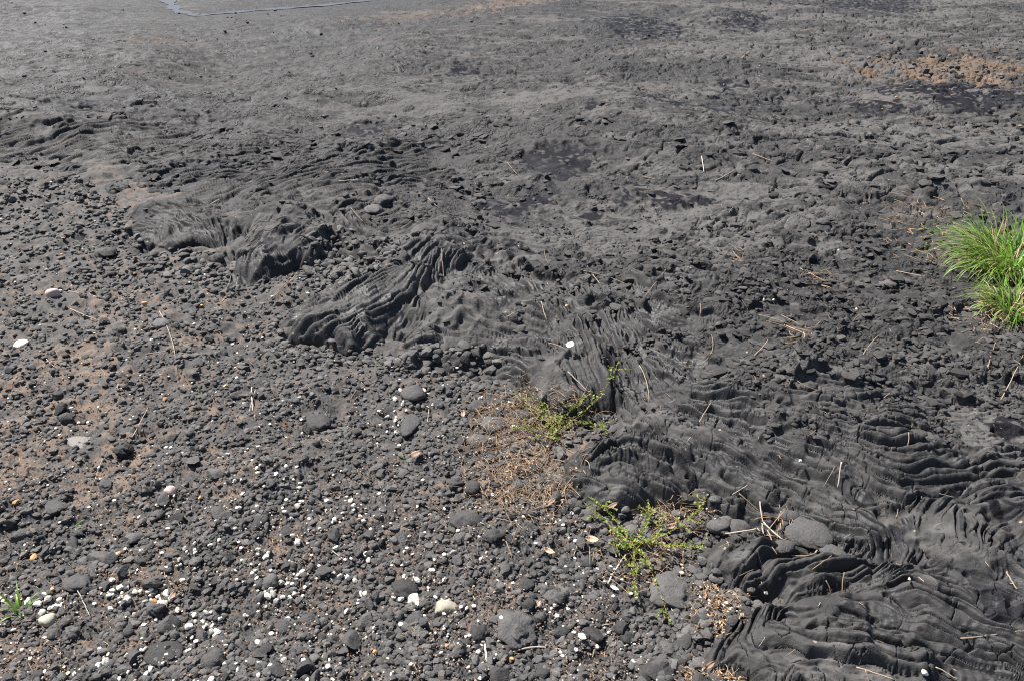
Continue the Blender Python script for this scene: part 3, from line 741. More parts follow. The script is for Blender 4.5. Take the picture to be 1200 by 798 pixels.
# ------------------------------------------------------------------ gravel (uncountable small stones in one mesh)
def gravel():
    shapes = []
    for i in range(24):
        r = np.random.default_rng(700 + i)
        V, T = stone_shape(1 if i < 12 else 2, r, 12, .025, .03)
        shapes.append((V * np.array([1, r.uniform(.6, .95), r.uniform(.4, .85)]), T))
    bu, bv = sample(20000, lambda u, v: in_gravel(u, v, .0) & (v > 165) & (rng.random(u.shape) < .3 + .7 * sm(-1.1, .3, N(*G(u, v, 0), .22, 29) - .8 * ((u / 190) ** 2 + ((v - 560) / 260) ** 2 < 1))))
    x, y = G(bu, bv, .01)
    # more on the rubble of the flow
    lu, lv = sample(3400, lambda u, v: ~in_gravel(u, v, -.03) & (v > 190) & (rng.random(u.shape) < blobs(*G(u, v, PZ), LUMP, warp=.4, seed=23) * sm(-.3, 1.2, N(*G(u, v, PZ), .3, 95))))
    x2, y2 = G(lu, lv, .1)
    gu, gv = sample(700, lambda u, v: ~in_gravel(u, v, -.05) & (v < 215) & (v > -8) & (N(*G(u, v, PZ), .9, 97, 2.5) + .5 * N(*G(u, v, PZ), .3, 98) > .2 + .5 * (u > 420)))
    x5, y5 = G(gu, gv, .1)
    hx, hy = sample(900, lambda u, v: in_gravel(u, v, -.02) & (sdist(*G(u, v, .01), EDGE_P) > -.07) & (v > 190))
    x6, y6 = G(hx, hy, .01)
    eu, ev = sample(700, lambda u, v: (((u - 410) / 60) ** 2 + ((v - 312) / 34) ** 2 < 1) | (((u - 222) / 60) ** 2 + ((v - 306) / 16) ** 2 < 1) | (((u - 515) / 75) ** 2 + ((v - 420) / 12) ** 2 < 1))
    x4, y4 = G(eu, ev, .03)
    fu, fv = sample(170, lambda u, v: (np.abs((u - 1120) / 100) ** 2 + np.abs((v - 84 - (u - 1120) * .1) / 18) ** 2) < 1.1)
    x3, y3 = G(fu, fv, .03)
    r1 = (.0034 + .0100 * rng.random(len(x)) ** 2.4) * (1 + .32 * np.clip(y - 2.2, 0, 4))
    r2 = (.0035 + .012 * rng.random(len(x2)) ** 3) * (.6 + .2 * y2)
    r3 = .010 + .03 * rng.random(len(x3)) ** 3
    r4 = .007 + .022 * rng.random(len(x4)) ** 2.2
    x = np.concatenate([x, x2, x3, x4, x5, x6]); y = np.concatenate([y, y2, y3, y4, y5, x6 * 0 + y6]); r = np.concatenate([r1, r2, r3, r4, (.006 + .016 * rng.random(len(x5)) ** 3) * (.5 + .06 * y5), .006 + .017 * rng.random(len(x6)) ** 2])
    z = top_z(x, y)
    VV_, TT, LL, off = [], [], [], 0
    for i in range(len(x)):
        V, T = shapes[rng.integers(12) + (12 if r[i] > .0055 and y[i] < 4.2 else 0)]
        a = rng.uniform(0, 6.28); t = rng.uniform(-.35, .35)
        V = V * r[i]
        V = np.stack([V[:, 0] * math.cos(t) - V[:, 2] * math.sin(t), V[:, 1], V[:, 0] * math.sin(t) + V[:, 2] * math.cos(t)], 1)
        V = rotz(V, a) + np.array([x[i], y[i], z[i] + r[i] * .28])
        VV_.append(V); TT.append(T + off); LL.append(np.full(len(V), rng.random() * (.22 if len(r1) <= i < len(r1) + len(r2) else 1))); off += len(V)
    me = mesh_np("gravel", np.concatenate(VV_), np.concatenate(TT), {"lum": np.concatenate(LL)}, True, M_GRAVEL, 3)
    me.set_sharp_from_angle(angle=math.radians(30))
    link("gravel", me, "loose small dark gravel over brown soil", "gravel", kind="stuff")
gravel()
M_FLAKE = stone_material("broken_crust", (.017, .0165, .0165), (.078, .073, .068), .9, 70, .003, obj=False)
def crust_flakes():
    shapes = []
    for i in range(28):
        r = np.random.default_rng(900 + i)
        V, T = stone_shape(1 if i < 12 else 2, r, 13, .03, .02)
        V = V * np.array([1, r.uniform(.55, .95), 1]); V[:, 2] = np.minimum(V[:, 2], r.uniform(.45, .75))
        shapes.append((V, T))
    def want(u, v):
        x, y = G(u, v, PZ)
        m = np.maximum(.9 * blobs(x, y, PLATE, seed=22, warp=.3), blobs(x, y, LUMP, seed=23, warp=.4))
        pat = N(x, y, .32, 41, 2.2) + .6 * N(x, y, .12, 42, 1.8) + .5 * N(x, y, .75, 87, 3.0)
        m = np.maximum(m * sm(-.8, .5, N(x, y, .30, 49, 1.8) + .4 * N(x, y, .1, 50)), .9 * sm(.3, .8, pat))
        m = m * (1 - .93 * blobs(x, y, SLEEK, seed=27, warp=.35)) * (1 - np.minimum(1, 1.4 * blobs(x, y, ROPE, seed=21))) * (1 - .9 * blobs(x, y, SOIL, seed=25, warp=.3)) * (1 - blobs(x, y, WET, seed=24, warp=.3))
        return ~in_gravel(u, v, -.06) & (rng.random(u.shape) < m)
    u, v = sample(2300, want, v0=130, v1=520)
    x, y = G(u, v, .1)
    r = (.007 + .030 * rng.random(len(x)) ** 2.6) * (.55 + .16 * y)
    z = top_z(x, y); VV_, TT, LL, off = [], [], [], 0
    for i in range(len(x)):
        V, T = shapes[rng.integers(12) if r[i] * 900 / (y[i] + .8) < 4.5 else 12 + rng.integers(16)]
        V = V * np.array([r[i], r[i], r[i] * rng.uniform(.22, .5)])
        a, b = rng.normal(0, .16, 2)
        V = rotz(V, rng.uniform(0, 6.28)); V[:, 2] += a * V[:, 0] + b * V[:, 1]
        VV_.append(V + np.array([x[i], y[i], z[i] - r[i] * .04])); TT.append(T + off); off += len(V); LL.append(np.full(len(V), rng.random()))
    me = mesh_np("crust_flakes", np.concatenate(VV_), np.concatenate(TT), {"lum": np.concatenate(LL)}, True, M_FLAKE, 3)
    me.set_sharp_from_angle(angle=math.radians(30))
    link("crust_flakes", me, "broken flakes and lumps of crust strewn over the flow", "crust flakes", kind="stuff")
crust_flakes()

# ------------------------------------------------------------------ thin things
def tube(pts, rad, n=5, taper=.6):
    pts = np.asarray(pts, float); m = len(pts)
    V = []
    for i, p in enumerate(pts):
        t = pts[min(i + 1, m - 1)] - pts[max(i - 1, 0)]; t = t / (np.linalg.norm(t) + 1e-9)
        a = np.cross(t, (0, 0, 1.0)); 
        if np.linalg.norm(a) < 1e-3: a = np.array((1.0, 0, 0))
        a /= np.linalg.norm(a); b = np.cross(t, a)
        r = rad * (1 - (1 - taper) * i / (m - 1))
        for k in range(n):
            an = 2 * math.pi * k / n
            V.append(p + r * (math.cos(an) * a + math.sin(an) * b))
    Q = [(i * n + k, i * n + (k + 1) % n, (i + 1) * n + (k + 1) % n, (i + 1) * n + k) for i in range(m - 1) for k in range(n)]
    V.append(pts[0]); V.append(pts[-1])
    c0, c1 = len(V) - 2, len(V) - 1
    for k in range(n):
        Q.append(((k + 1) % n, k, c0, c0)); Q.append(((m - 1) * n + k, (m - 1) * n + (k + 1) % n, c1, c1))
    return np.array(V), Q
class MB:
    def __init__(s): s.V, s.F, s.L, s.n = [], [], [], 0
    def add(s, V, Q, lum=0.5):
        s.V.append(np.asarray(V)); s.F += [tuple(dict.fromkeys(i + s.n for i in q)) for q in Q]; s.L += [lum] * len(V); s.n += len(V)
    def build(s, name, m, label=None, cat=None, group=None, kind=None, parent=None, smooth=True, loc=None):
        V = np.concatenate(s.V)
        if loc is not None: V = V - np.asarray(loc)
        me = bpy.data.meshes.new(name); me.from_pydata(V.tolist(), [], s.F); 
        me.attributes.new("lum", "FLOAT", "POINT").data.foreach_set("value", np.array(s.L, F))
        me.polygons.foreach_set("use_smooth", np.full(len(me.polygons), smooth)); me.materials.append(m); me.update()
        o = link(name, me, label, cat, group, kind, parent)
        if loc is not None and parent is None: o.location = loc
        return o

def stalk_pts(uv, n=9, lift=.004, wob=.002, seed=0, stiff=True):
    uv = np.array(uv, float)
    s = np.concatenate([[0], np.cumsum(np.hypot(*np.diff(uv, axis=0).T))]); t = np.linspace(0, s[-1], n)
    q = np.array([0, .5, 1.0]); cu = np.interp(q * s[-1], s, uv[:, 0]); cv = np.interp(q * s[-1], s, uv[:, 1])
    X3, Y3, Z3 = land(cu, cv); Z3 = np.full(3, float(np.median(Z3))); X3, Y3 = G(cu, cv, Z3)
    w = t / s[-1]; b0, b1, b2 = 2 * (w - .5) * (w - 1), 4 * w * (1 - w), 2 * w * (w - .5)
    x = b0 * X3[0] + b1 * X3[1] + b2 * X3[2]; y = b0 * Y3[0] + b1 * Y3[1] + b2 * Y3[2]
    z = top_z(x, y); 
    if stiff:      # a stalk bridges hollows: it lies on the highest bumps
        p1 = np.polyfit(w, z, 1); z = np.polyval(p1, w) + .55 * max(0.0, float((z - np.polyval(p1, w)).max())) + .0
    r = np.random.default_rng(seed)
    x = x + np.cumsum(r.normal(0, wob / 3, n)); y = y + np.cumsum(r.normal(0, wob / 3, n))
    return np.stack([x, y, z + lift], 1)

TW = [  # pixels along the stalk, radius mm, bleached?, label
    ([(78, 359), (100, 371), (126, 384)], 2.2, 1, "straight pale stalk lying on brown soil at the left"),
    ([(188, 370), (200, 392), (205, 415), (206, 441)], 1.8, 1, "long curved pale stalk standing out on the left gravel"),
    ([(295, 455), (297, 486)], 3.0, 1, "short thick bleached stalk below the folded lobe"),
    ([(299, 458), (294, 488)], 1.6, 1, "thin stalk crossing the short thick bleached stalk"),
    ([(91, 694), (107, 725)], 1.8, 1, "white stalk right above the cream round stone"),
    ([(315, 677), (336, 676), (356, 679)], 1.8, 0, "straw coloured stalk over the densest white pebbles"),
    ([(121, 541), (114, 556), (106, 570)], 1.4, 1, "thin stalk left of the jagged black clod"),
    ([(155, 512), (165, 497), (175, 481)], 1.6, 1, "slanting thin stalk above the jagged black clod"),
    ([(55, 421), (66, 433)], 2.0, 1, "short pale stick near the left edge"),
    ([(113, 430), (120, 434), (123, 441)], 1.6, 1, "small bent stick right of the short pale stick"),
    ([(171, 416), (190, 413), (206, 410)], 1.8, 0, "straw stalk touching the long curved stalk"),
    ([(162, 443), (188, 439)], 1.4, 1, "thin pale stalk below the long curved stalk"),
    ([(285, 412), (298, 394)], 1.4, 1, "thin stalk left of the folded lobe tip"),
    ([(320, 349), (335, 337), (348, 322)], 1.8, 0, "dry stalk leaning up to the foot of the round lobe"),
    ([(300, 358), (318, 352), (345, 326)], 1.2, 0, "finer dry stalk beside the one below the round lobe"),
    ([(242, 352), (262, 342), (270, 322)], 1.2, 1, "thin stalk below the left folded lobe"),
    ([(80, 340), (95, 347)], 1.8, 1, "short white stick right of the pinkish pebble"),
    ([(397, 213), (422, 213)], 3.4, 1, "thick bleached stick lying flat behind the round lobe"),
    ([(518, 307), (520, 326)], 2.2, 0, "upright straw stalk on the folds above the central lobe"),
    ([(638, 290), (639, 302), (643, 314)], 1.8, 0, "short curved straw on the smooth crust above the centre"),
    ([(756, 344), (770, 329), (785, 315)], 2.0, 0, "long straw on rubble right of centre"),
    ([(680, 318), (700, 322), (735, 337)], 1.4, 0, "thin brown stalk on rubble left of the long straw"),
    ([(695, 322), (703, 336)], 2.2, 0, "short straw above the white leaf"),
    ([(634, 355), (641, 368)], 2.0, 0, "short straw over the central lobe"),
    ([(594, 375), (605, 367)], 2.0, 0, "tiny straw on the smooth central lobe"),
    ([(665, 444), (677, 452), (688, 461)], 3.2, 1, "thick pale stick on the smooth flow above the upper creeping plant"),
    ([(643, 400), (652, 406), (662, 414)], 2.0, 0, "straw left of the white leaf"),
    ([(748, 438), (756, 448), (760, 467)], 1.8, 0, "bent straw right of the upper creeping plant"),
    ([(497, 480), (504, 470), (500, 503)], 1.6, 1, "pale stalk right of the elongated smooth clod"),
    ([(1011, 417), (1020, 402), (1034, 388)], 1.8, 0, "curved straw on the dark rubble at the right"),
    ([(1157, 431), (1165, 405)], 1.8, 0, "short upright straw below the grass"),
    ([(1145, 403), (1160, 407), (1166, 405)], 1.2, 0, "thin straw joining the short upright straw"),
    ([(1174, 462), (1185, 446), (1195, 428)], 1.8, 0, "slanting straw at the right edge below the grass"),
    ([(858, 292), (862, 316), (868, 324)], 1.6, 0, "straw standing in the straw bunch right of centre"),
    ([(848, 326), (862, 320), (880, 318)], 1.4, 0, "straw lying in the straw bunch right of centre"),
    ([(937, 318), (950, 326), (966, 335)], 1.8, 0, "straw on rubble left of the black glossy clod"),
    ([(1050, 320), (1083, 330)], 2.2, 0, "pale straw left of the grass tufts"),
    ([(1005, 488), (1020, 480), (1036, 477)], 1.6, 0, "straw on the folds at the far right"),
    ([(915, 378), (932, 390), (950, 400)], 2.0, 0, "longest straw of the bunch in the middle of the right rubble"),
    ([(928, 380), (925, 395), (936, 400)], 1.4, 0, "short straw of the bunch in the middle of the right rubble"),
    ([(884, 417), (893, 410), (900, 402)], 1.8, 0, "bent straw left of the right rubble bunch"),
    ([(822, 421), (836, 412), (834, 400)], 1.4, 0, "straw on rubble right of the smooth folds"),
    ([(933, 453), (960, 463), (980, 458)], 1.4, 0, "straw lying along the lumps at centre right"),
    ([(818, 496), (832, 482)], 2.2, 0, "short pale stick on the crust above the long folds"),
    ([(889, 592), (890, 603), (895, 612)], 2.6, 1, "upper bleached piece of the stick in the flow gap"),
    ([(895, 613), (905, 624), (916, 634)], 2.8, 1, "lower thick bleached piece of the stick in the flow gap"),
    ([(866, 579), (880, 586), (893, 592)], 2.4, 0, "stalk leaning on the folds above the flow gap"),
    ([(893, 614), (895, 640)], 2.2, 1, "upright thin pale stick in the flow gap"),
    ([(898, 628), (903, 641)], 2.6, 1, "short pale stick beside the upright thin stick in the flow gap"),
    ([(850, 624), (868, 632), (884, 637)], 2.4, 1, "pale stick lying along the cracked lobe"),
    ([(926, 651), (948, 650), (962, 642)], 1.8, 0, "curved straw under the large smooth dome clod"),
    ([(955, 650), (962, 640)], 3.0, 1, "stubby white stick at the foot of the large smooth dome clod"),
    ([(981, 562), (981, 574)], 3.0, 1, "short pale peg on the folds right of the long strands"),
    ([(1003, 783), (1022, 789), (1046, 797)], 2.2, 0, "straw on the folds at the bottom edge"),
    ([(1125, 752), (1160, 746), (1205, 737)], 2.2, 0, "long yellow straw at the lower right edge"),
    ([(1184, 660), (1195, 684)], 2.4, 0, "straight yellow straw on the smooth crust at the right edge"),
    ([(953, 664), (969, 660)], 1.8, 0, "small yellow straw below the low smooth clod"),
    ([(967, 682), (975, 691)], 2.0, 0, "small pale straw on the smooth hollow"),
    ([(988, 675), (989, 690)], 2.0, 0, "upright little straw right of the smooth hollow"),
    ([(1095, 787), (1122, 797)], 1.8, 0, "straw near the bottom right corner"),
    ([(590, 769), (604, 762), (620, 759), (640, 762), (662, 764)], 3.0, 1, "forked looking bent twig below the largest rough clod"),
    ([(567, 750), (570, 763), (571, 778)], 4.0, 1, "short thick grey twig left of the bent twig"),
    ([(720, 762), (745, 752), (765, 742)], 2.0, 1, "long twig left of the litter patch"),
    ([(712, 684), (720, 670), (730, 655)], 3.2, 1, "pale stick left of the lower creeping plant"),
    ([(634, 612), (648, 614), (661, 616)], 2.6, 1, "pale stick in gravel above the brown dead leaf"),
    ([(582, 610), (608, 614)], 2.4, 0, "straw stick right of the pale chip clod"),
    ([(556, 609), (568, 616)], 3.2, 1, "pale chip of wood on the large dark clod"),
    ([(420, 571), (440, 556), (457, 544)], 2.0, 0, "long brown stalk left of the black blocky clod"),
    ([(430, 662), (448, 654), (460, 645)], 2.0, 0, "brown stalk in gravel above the yellowish stone"),
    ([(672, 654), (676, 640), (682, 625)], 1.8, 0, "thin stalk below the wide flow tip"),
    ([(593, 636), (600, 651)], 2.0, 0, "short stalk right of the crumbly dark clod"),
    ([(546, 690), (558, 704)], 2.4, 0, "stalk behind the cream angular stone"),
    ([(695, 768), (701, 740)], 1.8, 0, "upright straw in the bottom gravel"),
    ([(696, 735), (716, 733)], 3.0, 0, "flat straw splinter right of the broken clod"),
    ([(838, 214), (850, 210), (860, 205)], 4.5, 1, "thick pale stick on the smooth crust at the upper right"),
    ([(882, 183), (906, 190)], 3.2, 0, "brown stick on cracked plates at the upper right"),
    ([(1010, 117), (1030, 119), (1052, 125)], 4.0, 0, "long stick below the bare soil hollow"),
    ([(821, 193), (825, 203)], 4.0, 1, "small pale stick left of the brown stick at the upper right"),
    ([(594, 192), (606, 203)], 3.0, 0, "thin stick left of the large wet patch"),
    ([(752, 207), (768, 212)], 3.0, 0, "thin stick right of the large wet patch"),
    ([(502, 235), (512, 244)], 3.0, 1, "white stick on rubble behind the central lobes"),
    ([(412, 252), (425, 262)], 3.0, 0, "straw stick in front of the flat grey boulder"),
    ([(247, 244), (257, 233)], 2.8, 1, "pale stick on the folded left lobe"),
    ([(868, 70), (878, 62)], 4.0, 0, "bent little stick on the far crust"),
    ([(30, 765), (40, 785), (50, 800)], 1.8, 0, "straw stalk in the bottom left corner"),
    ([(75, 700), (78, 722)], 1.2, 0, "thin straw above the cream round stone"),
    ([(190, 590), (196, 570)], 1.6, 1, "white stalk pointing at the round brown stone"),
    ([(195, 635), (204, 622)], 1.4, 0, "short stalk in the middle of the left gravel"),
    ([(384, 640), (402, 656)], 1.8, 1, "pale stalk right of the white pebble clusters"),
    ([(0, 562), (12, 545), (20, 548)], 1.4, 0, "stalk at the left picture edge"),
]
for i, (uv, r, bl, lb) in enumerate(TW):
    pts = stalk_pts(uv, 10, r * .001, .0022, i)
    mb = MB(); mb.add(*tube(pts, r * .00082, 6, .65)); mb.build("dry_stalk", M_TWIG if bl else M_STRAW, lb, "stalk", "dry stalks", loc=pts[0])

def short_straws(n, f, label, seed):
    u, v = sample(n, f)
    for i in range(n):
        a = rng.uniform(0, 6.28); L = rng.uniform(6, 20) * (.5 + .5 * v[i] / 700)
        b = a + rng.normal(0, .22)
        uv = [(u[i], v[i]), (u[i] + L / 2 * math.cos(a), v[i] + .6 * L / 2 * math.sin(a)), (u[i] + L / 2 * (math.cos(a) + math.cos(b)), v[i] + .6 * L / 2 * (math.sin(a) + math.sin(b)))]
        pts = stalk_pts(uv, 6, .002, .0012, seed + i)
        mb = MB(); mb.add(*tube(pts, rng.uniform(.0006, .0012), 5, .7))
        mb.build("straw_bit", M_TWIG if rng.random() < .3 else M_STRAW, label(u[i], v[i]) if callable(label) else label, "straw", "short straw bits", loc=pts[0])
short_straws(110, lambda u, v: in_gravel(u, v) & (v > 260), lambda u, v: "short dry straw bit " + where(u, v), 1000)
short_straws(50, lambda u, v: ~in_gravel(u, v, -.05) & (u > 760) & (v > 210) & (v < 520), "short dry straw bit on the right hand rubble", 2000)
short_straws(24, lambda u, v: ~in_gravel(u, v, -.05) & (u > 820) & (v > 520), "short dry straw bit on the lower right folds", 3000)

def fine_debris():
    V0, T0 = ICO[1]
    u, v = sample(9000, lambda u, v: in_gravel(u, v, .0) & (v > 200) & (rng.random(u.shape) < .2 + .8 * np.clip((v - 200) / 500, 0, 1)) & (N(*G(u, v, 0), .3, 94) > -1.2 + 1.2 * rng.random(u.shape)))
    x, y, z = land(u, v)
    A, B, Lm, off = [], [], [], 0
    for i in range(len(x)):
        r = (.0014 + .0034 * rng.random() ** 2) * (1 + .25 * max(0, y[i] - 2.2)); lm_ = rng.random(); r *= 1.7 if lm_ > .91 else 1
        V = rotz(V0 * np.array([1, rng.uniform(.5, .9), rng.uniform(.3, .7)]) * r, rng.uniform(0, 6.28)) + np.array([x[i], y[i], z[i] + rng.uniform(.002, .012)])
        A.append(V); B.append(T0 + off); off += len(V); Lm.append(np.full(len(V), lm_))
    m, nt, b = mat("mixed_grit")
    cr = node(nt, "ShaderNodeValToRGB"); nt.links.new(attr(nt, "lum"), cr.inputs[0]); cr.color_ramp.interpolation = "CONSTANT"
    for p, c in ((.0, (.13, .085, .06)), (.35, (.22, .15, .105)), (.6, (.30, .23, .17)), (.75, (.055, .052, .05)), (.84, (.36, .31, .24)), (.91, (.62, .58, .51))):
        e = cr.color_ramp.elements.new(p) if p else cr.color_ramp.elements[0]; e.color = (*c, 1)
    nt.links.new(cr.outputs[0], b.inputs["Base Color"]); b.inputs["Roughness"].default_value = .85
    link("grit", mesh_np("grit", np.concatenate(A), np.concatenate(B), {"lum": np.concatenate(Lm)}, False, m, 3), "tan and brown grit between the dark gravel", "grit", kind="stuff")
    u, v = sample(2400, lambda u, v: ((in_gravel(u, v, -.01) & (v > 230)) | ((u > 700) & (v > 240) & (v < 520) & (rng.random(u.shape) < .25)) | (rng.random(u.shape) < .03)) & (N(*G(u, v, 0), .4, 96) > -1.3 + 1.4 * rng.random(u.shape)))
    x, y, z = land(u, v); mb = MB()
    for i in range(len(x)):
        a = rng.uniform(0, 6.28); L = .006 + .026 * rng.random() ** 2; t = np.linspace(-.5, .5, 3); e = rng.normal(0, .25); c = rng.normal(0, .25)
        p = np.stack([x[i] + L * t * math.cos(a) + c * L * t * t * math.sin(a), y[i] + L * t * math.sin(a) - c * L * t * t * math.cos(a), z[i] + .006 + L * e * t], 1)
        mb.add(*tube(p, rng.uniform(.0004, .0010), 4, .7), rng.random())
    mb.build("straw_litter", M_LITTER, "fine dry straw crumbs over gravel and crust", "straw", kind="stuff")
fine_debris()

# dead leaves
def dead_leaf(u, v, Lpx, asp, ang, curl, m, label, notch=0, seed=0):
    x, y, z = [t[0] for t in land(u, v)]
    d = y * CP + (CAM_H - z) * SP; L = .8 * Lpx / FPX * d
    r = np.random.default_rng(seed); n, k = 12, 6; V, Q = [], []
    for i in range(n + 1):
        t = i / n
        w = math.sin(math.pi * min(.97, max(.04, t)) ** .85) ** .8 * L * asp / 2 * (1 + notch * r.uniform(-.35, .3))
        for j in range(k + 1):
            s = j / k * 2 - 1
            V.append((L * (t - .5), w * s, curl * L * (s * s * .6 + (2 * t - 1) ** 2 * .35) + r.normal(0, .004 * L)))
    V = np.array(V); b = len(V)
    V2 = V - np.array([0, 0, .0006]); V = rotz(np.concatenate([V, V2]), ang)
    f = lambda i, j: i * (k + 1) + j
    for i in range(n):
        for j in range(k):
            q = (f(i, j), f(i + 1, j), f(i + 1, j + 1), f(i, j + 1)); Q.append(q); Q.append(tuple(b + t for t in q[::-1]))
    rim = [f(i, 0) for i in range(n + 1)] + [f(n, j) for j in range(1, k + 1)] + [f(i, k) for i in range(n - 1, -1, -1)] + [f(0, j) for j in range(k - 1, 0, -1)]
    for i in range(len(rim)):
        p, q_ = rim[i], rim[(i + 1) % len(rim)]; Q.append((q_, p, p + b, q_ + b))
    V[:, 2] -= V[:, 2].min()
    mb = MB(); mb.add(V, Q); o = mb.build("dead_leaf", m, label, "leaf"); o.location = (x, y, z + .013)
    o.rotation_euler = (.15, -.1, 0)
for a in [(668, 408, 15, .75, 1.1, .08, M_LEAFW, "white bleached leaf on the smooth flow near the centre", 1),
          (645, 593, 24, .3, .7, .12, M_LEAFB, "long curled brown leaf below the dry weeds"),
          (644, 651, 19, .45, -.6, .3, M_LEAFB, "pale brown curled leaf in gravel below the wide flow tip"),
          (694, 637, 20, .55, -.3, .25, M_LEAFB, "brown leaf at the left end of the lower creeping plant"),
          (682, 750, 14, .6, -.7, .15, M_LEAFW, "whitish leaf scrap in gravel left of the long twig"),
          (720, 693, 14, .4, -.6, .2, M_LEAFW, "pale leaf scrap below the lower creeping plant stick"),
          (786, 622, 22, .4, .3, .3, M_LEAFB, "curled leaf right of the lower creeping plant"),
          (488, 536, 18, .6, .5, .2, M_LEAFB, "tan leaf left of the black blocky clod"),
          (631, 710, 12, .6, 1.2, .2, M_LEAFB, "small tan leaf behind the smooth bluish clod"),
          (204, 702, 14, .6, 1.3, .2, M_LEAFB, "pinkish leaf scrap in the lower left gravel"),
          (543, 488, 14, .5, 1.6, .2, M_LEAFB, "tan leaf scrap above the dry weeds"),
          (608, 480, 20, .3, .6, .3, M_LEAFB, "orange brown leaf among thin stems of the upper plant"),
          (818, 786, 26, .4, -1.0, .2, M_LEAFW, "large pale leaf under the lowest flow tip"),
          (832, 784, 22, .3, .6, .2, M_LEAFB, "rolled brown leaf right of the large pale leaf"),
          (717, 606, 20, .35, .5, .15, M_LEAFB, "rolled brown leaf at the foot of the wide flow tip")]:
    dead_leaf(*a[:8], notch=(a[8] if len(a) > 8 else .3), seed=int(a[0]))

# ------------------------------------------------------------------ plants
def leaf_quad(c, d, n, L, w):
    """small folded oval leaf"""
    d = d / np.linalg.norm(d); s = np.cross(d, n); s /= np.linalg.norm(s) + 1e-9; n = np.cross(s, d)
    P = [c, c + d * L * .35 + s * w * .5 + n * w * .15, c + d * L * .75 + s * w * .42 + n * w * .12, c + d * L, c + d * L * .75 - s * w * .42 + n * w * .12, c + d * L * .35 - s * w * .5 + n * w * .15, c + d * L * .55]
    return np.array(P), [(0, 1, 2, 6), (2, 3, 6, 6), (6, 3, 4, 4), (0, 6, 4, 5)]

def creeper(runs, label, nl, dry, seed, twigs=0):
    r = np.random.default_rng(seed)
    x0, y0, z0 = [t[0] for t in land(*runs[0][0])]
    root = bpy.data.objects.new("creeping_plant", None); C.objects.link(root); root.location = (x0, y0, z0)
    root["label"] = label; root["category"] = "plant"; root["group"] = "creeping plants at the flow front"
    st, lf = MB(), MB()
    def run(pts, rad, dens, size):
        st.add(*tube(pts, rad, 5, .5), r.random())
        for i in range(1, len(pts)):
            seg = pts[i] - pts[i - 1]
            for _ in range(dens):
                c = pts[i - 1] + seg * r.random()
                d = seg / np.linalg.norm(seg) * r.uniform(-.3, .9) + r.normal(0, .7, 3); d[2] = abs(d[2]) * .6 + .1
                n = np.array([r.normal(0, .4), r.normal(0, .4), 1.0])
                L = size * r.uniform(.6, 1.25)
                lf.add(*leaf_quad(c, d, n, L, L * r.uniform(.5, .7)), r.random())
    for uv in runs:
        pts = stalk_pts(uv, 12, .010, .006, seed + len(uv), True)
        pts[:, 2] += np.linspace(0, .02, len(pts)) * r.uniform(.2, 1.2)
        run(pts, .0011, 6, .0080)
        for k in range(nl):
            i = r.integers(1, len(pts) - 1); a = r.uniform(0, 6.28); L = r.uniform(.02, .06)
            t = np.linspace(0, 1, 5)[:, None]
            br = pts[i] + t * L * np.array([math.cos(a), math.sin(a), r.uniform(.05, .5)]) + r.normal(0, .002, (5, 3)) * t
            br[:, 2] = np.maximum(br[:, 2], pts[i][2] - .004)
            run(br, .0008, 4, .0072)
    st.build("stem", M_STEM, parent=root, loc=(x0, y0, z0)); lf.build("foliage", M_PLANT, parent=root, loc=(x0, y0, z0))
creeper([[(650, 502), (690, 492), (715, 470), (722, 455)], [(650, 502), (620, 485), (606, 470)], [(650, 502), (625, 505), (600, 510)], [(650, 502), (680, 505), (700, 500), (712, 520)], [(650, 502), (640, 490), (630, 478)], [(650, 502), (670, 492), (690, 485)], [(650, 502), (640, 515), (645, 522)]],
        "upper yellow green creeping plant between dry weeds and the wide flow tip", 11, 0, 31)
creeper([[(742, 640), (720, 625), (700, 610), (688, 600)], [(742, 640), (730, 622), (705, 600), (690, 590)], [(742, 640), (770, 630), (800, 625), (825, 605), (828, 590)], [(742, 640), (790, 645), (825, 648)], [(742, 640), (740, 665), (745, 690), (742, 705)], [(742, 640), (760, 655), (768, 690), (776, 720), (785, 735)], [(742, 640), (755, 620), (760, 608)], [(742, 640), (725, 650), (715, 640)], [(742, 640), (765, 635), (772, 620)]],
        "lower bright green creeping plant sprawling below the wide flow tip", 7, 0, 41)

def weeds(cu, cv, ru, rv, n, name, label, cat, seed, hmax, lf=.3, kind=None, rad=.0007, ln=1.0, gap=-.7):
    """tangle of thin dry stems with crisp leaf bits"""
    r = np.random.default_rng(seed); mb = MB()
    q = np.sqrt(r.random(n)) ** 1.15 * (.75 + .35 * r.random(n)); th = r.uniform(0, 6.283, n)
    U = cu + ru * q * np.cos(th); V = cv + rv * q * np.sin(th)
    keep = (N(*G(U, V, .02), .11, seed) + .6 * N(*G(U, V, .02), .05, seed) > (-.7 if gap < 0 else -.2) ) & (U < 1260); U, V = U[keep], V[keep]; n = len(U)
    x, y, z = land(U, V)
    for i in range(n):
        a = r.uniform(0, 6.28); L = r.uniform(.018, .062) * ln; e = r.uniform(.0, hmax)
        t = np.linspace(0, 1, 5)
        p = np.stack([x[i] + L * t * math.cos(a) + .3 * L * t * t * r.normal(), y[i] + L * t * math.sin(a) + .3 * L * t * t * r.normal(), z[i] + .003 + L * e * 4 * t * (1 - .6 * t) + r.uniform(0, .012)], 1)
        lm = r.random()
        mb.add(*tube(p, rad * r.uniform(.6, 1.3), 4, .6), lm)
        if r.random() < lf:
            for _ in range(r.integers(2, 5)):
                k = r.integers(0, 5); L2 = r.uniform(.004, .009)
                mb.add(*leaf_quad(p[k], r.normal(0, 1, 3), np.array([0, 0, 1.0]) + r.normal(0, .5, 3), L2, L2 * .5), r.random())
    x0 = (float(x.mean()), float(y.mean()), float(z.min()))
    return mb.build(name, M_LITTER, label, cat, None, kind, None, True, x0)
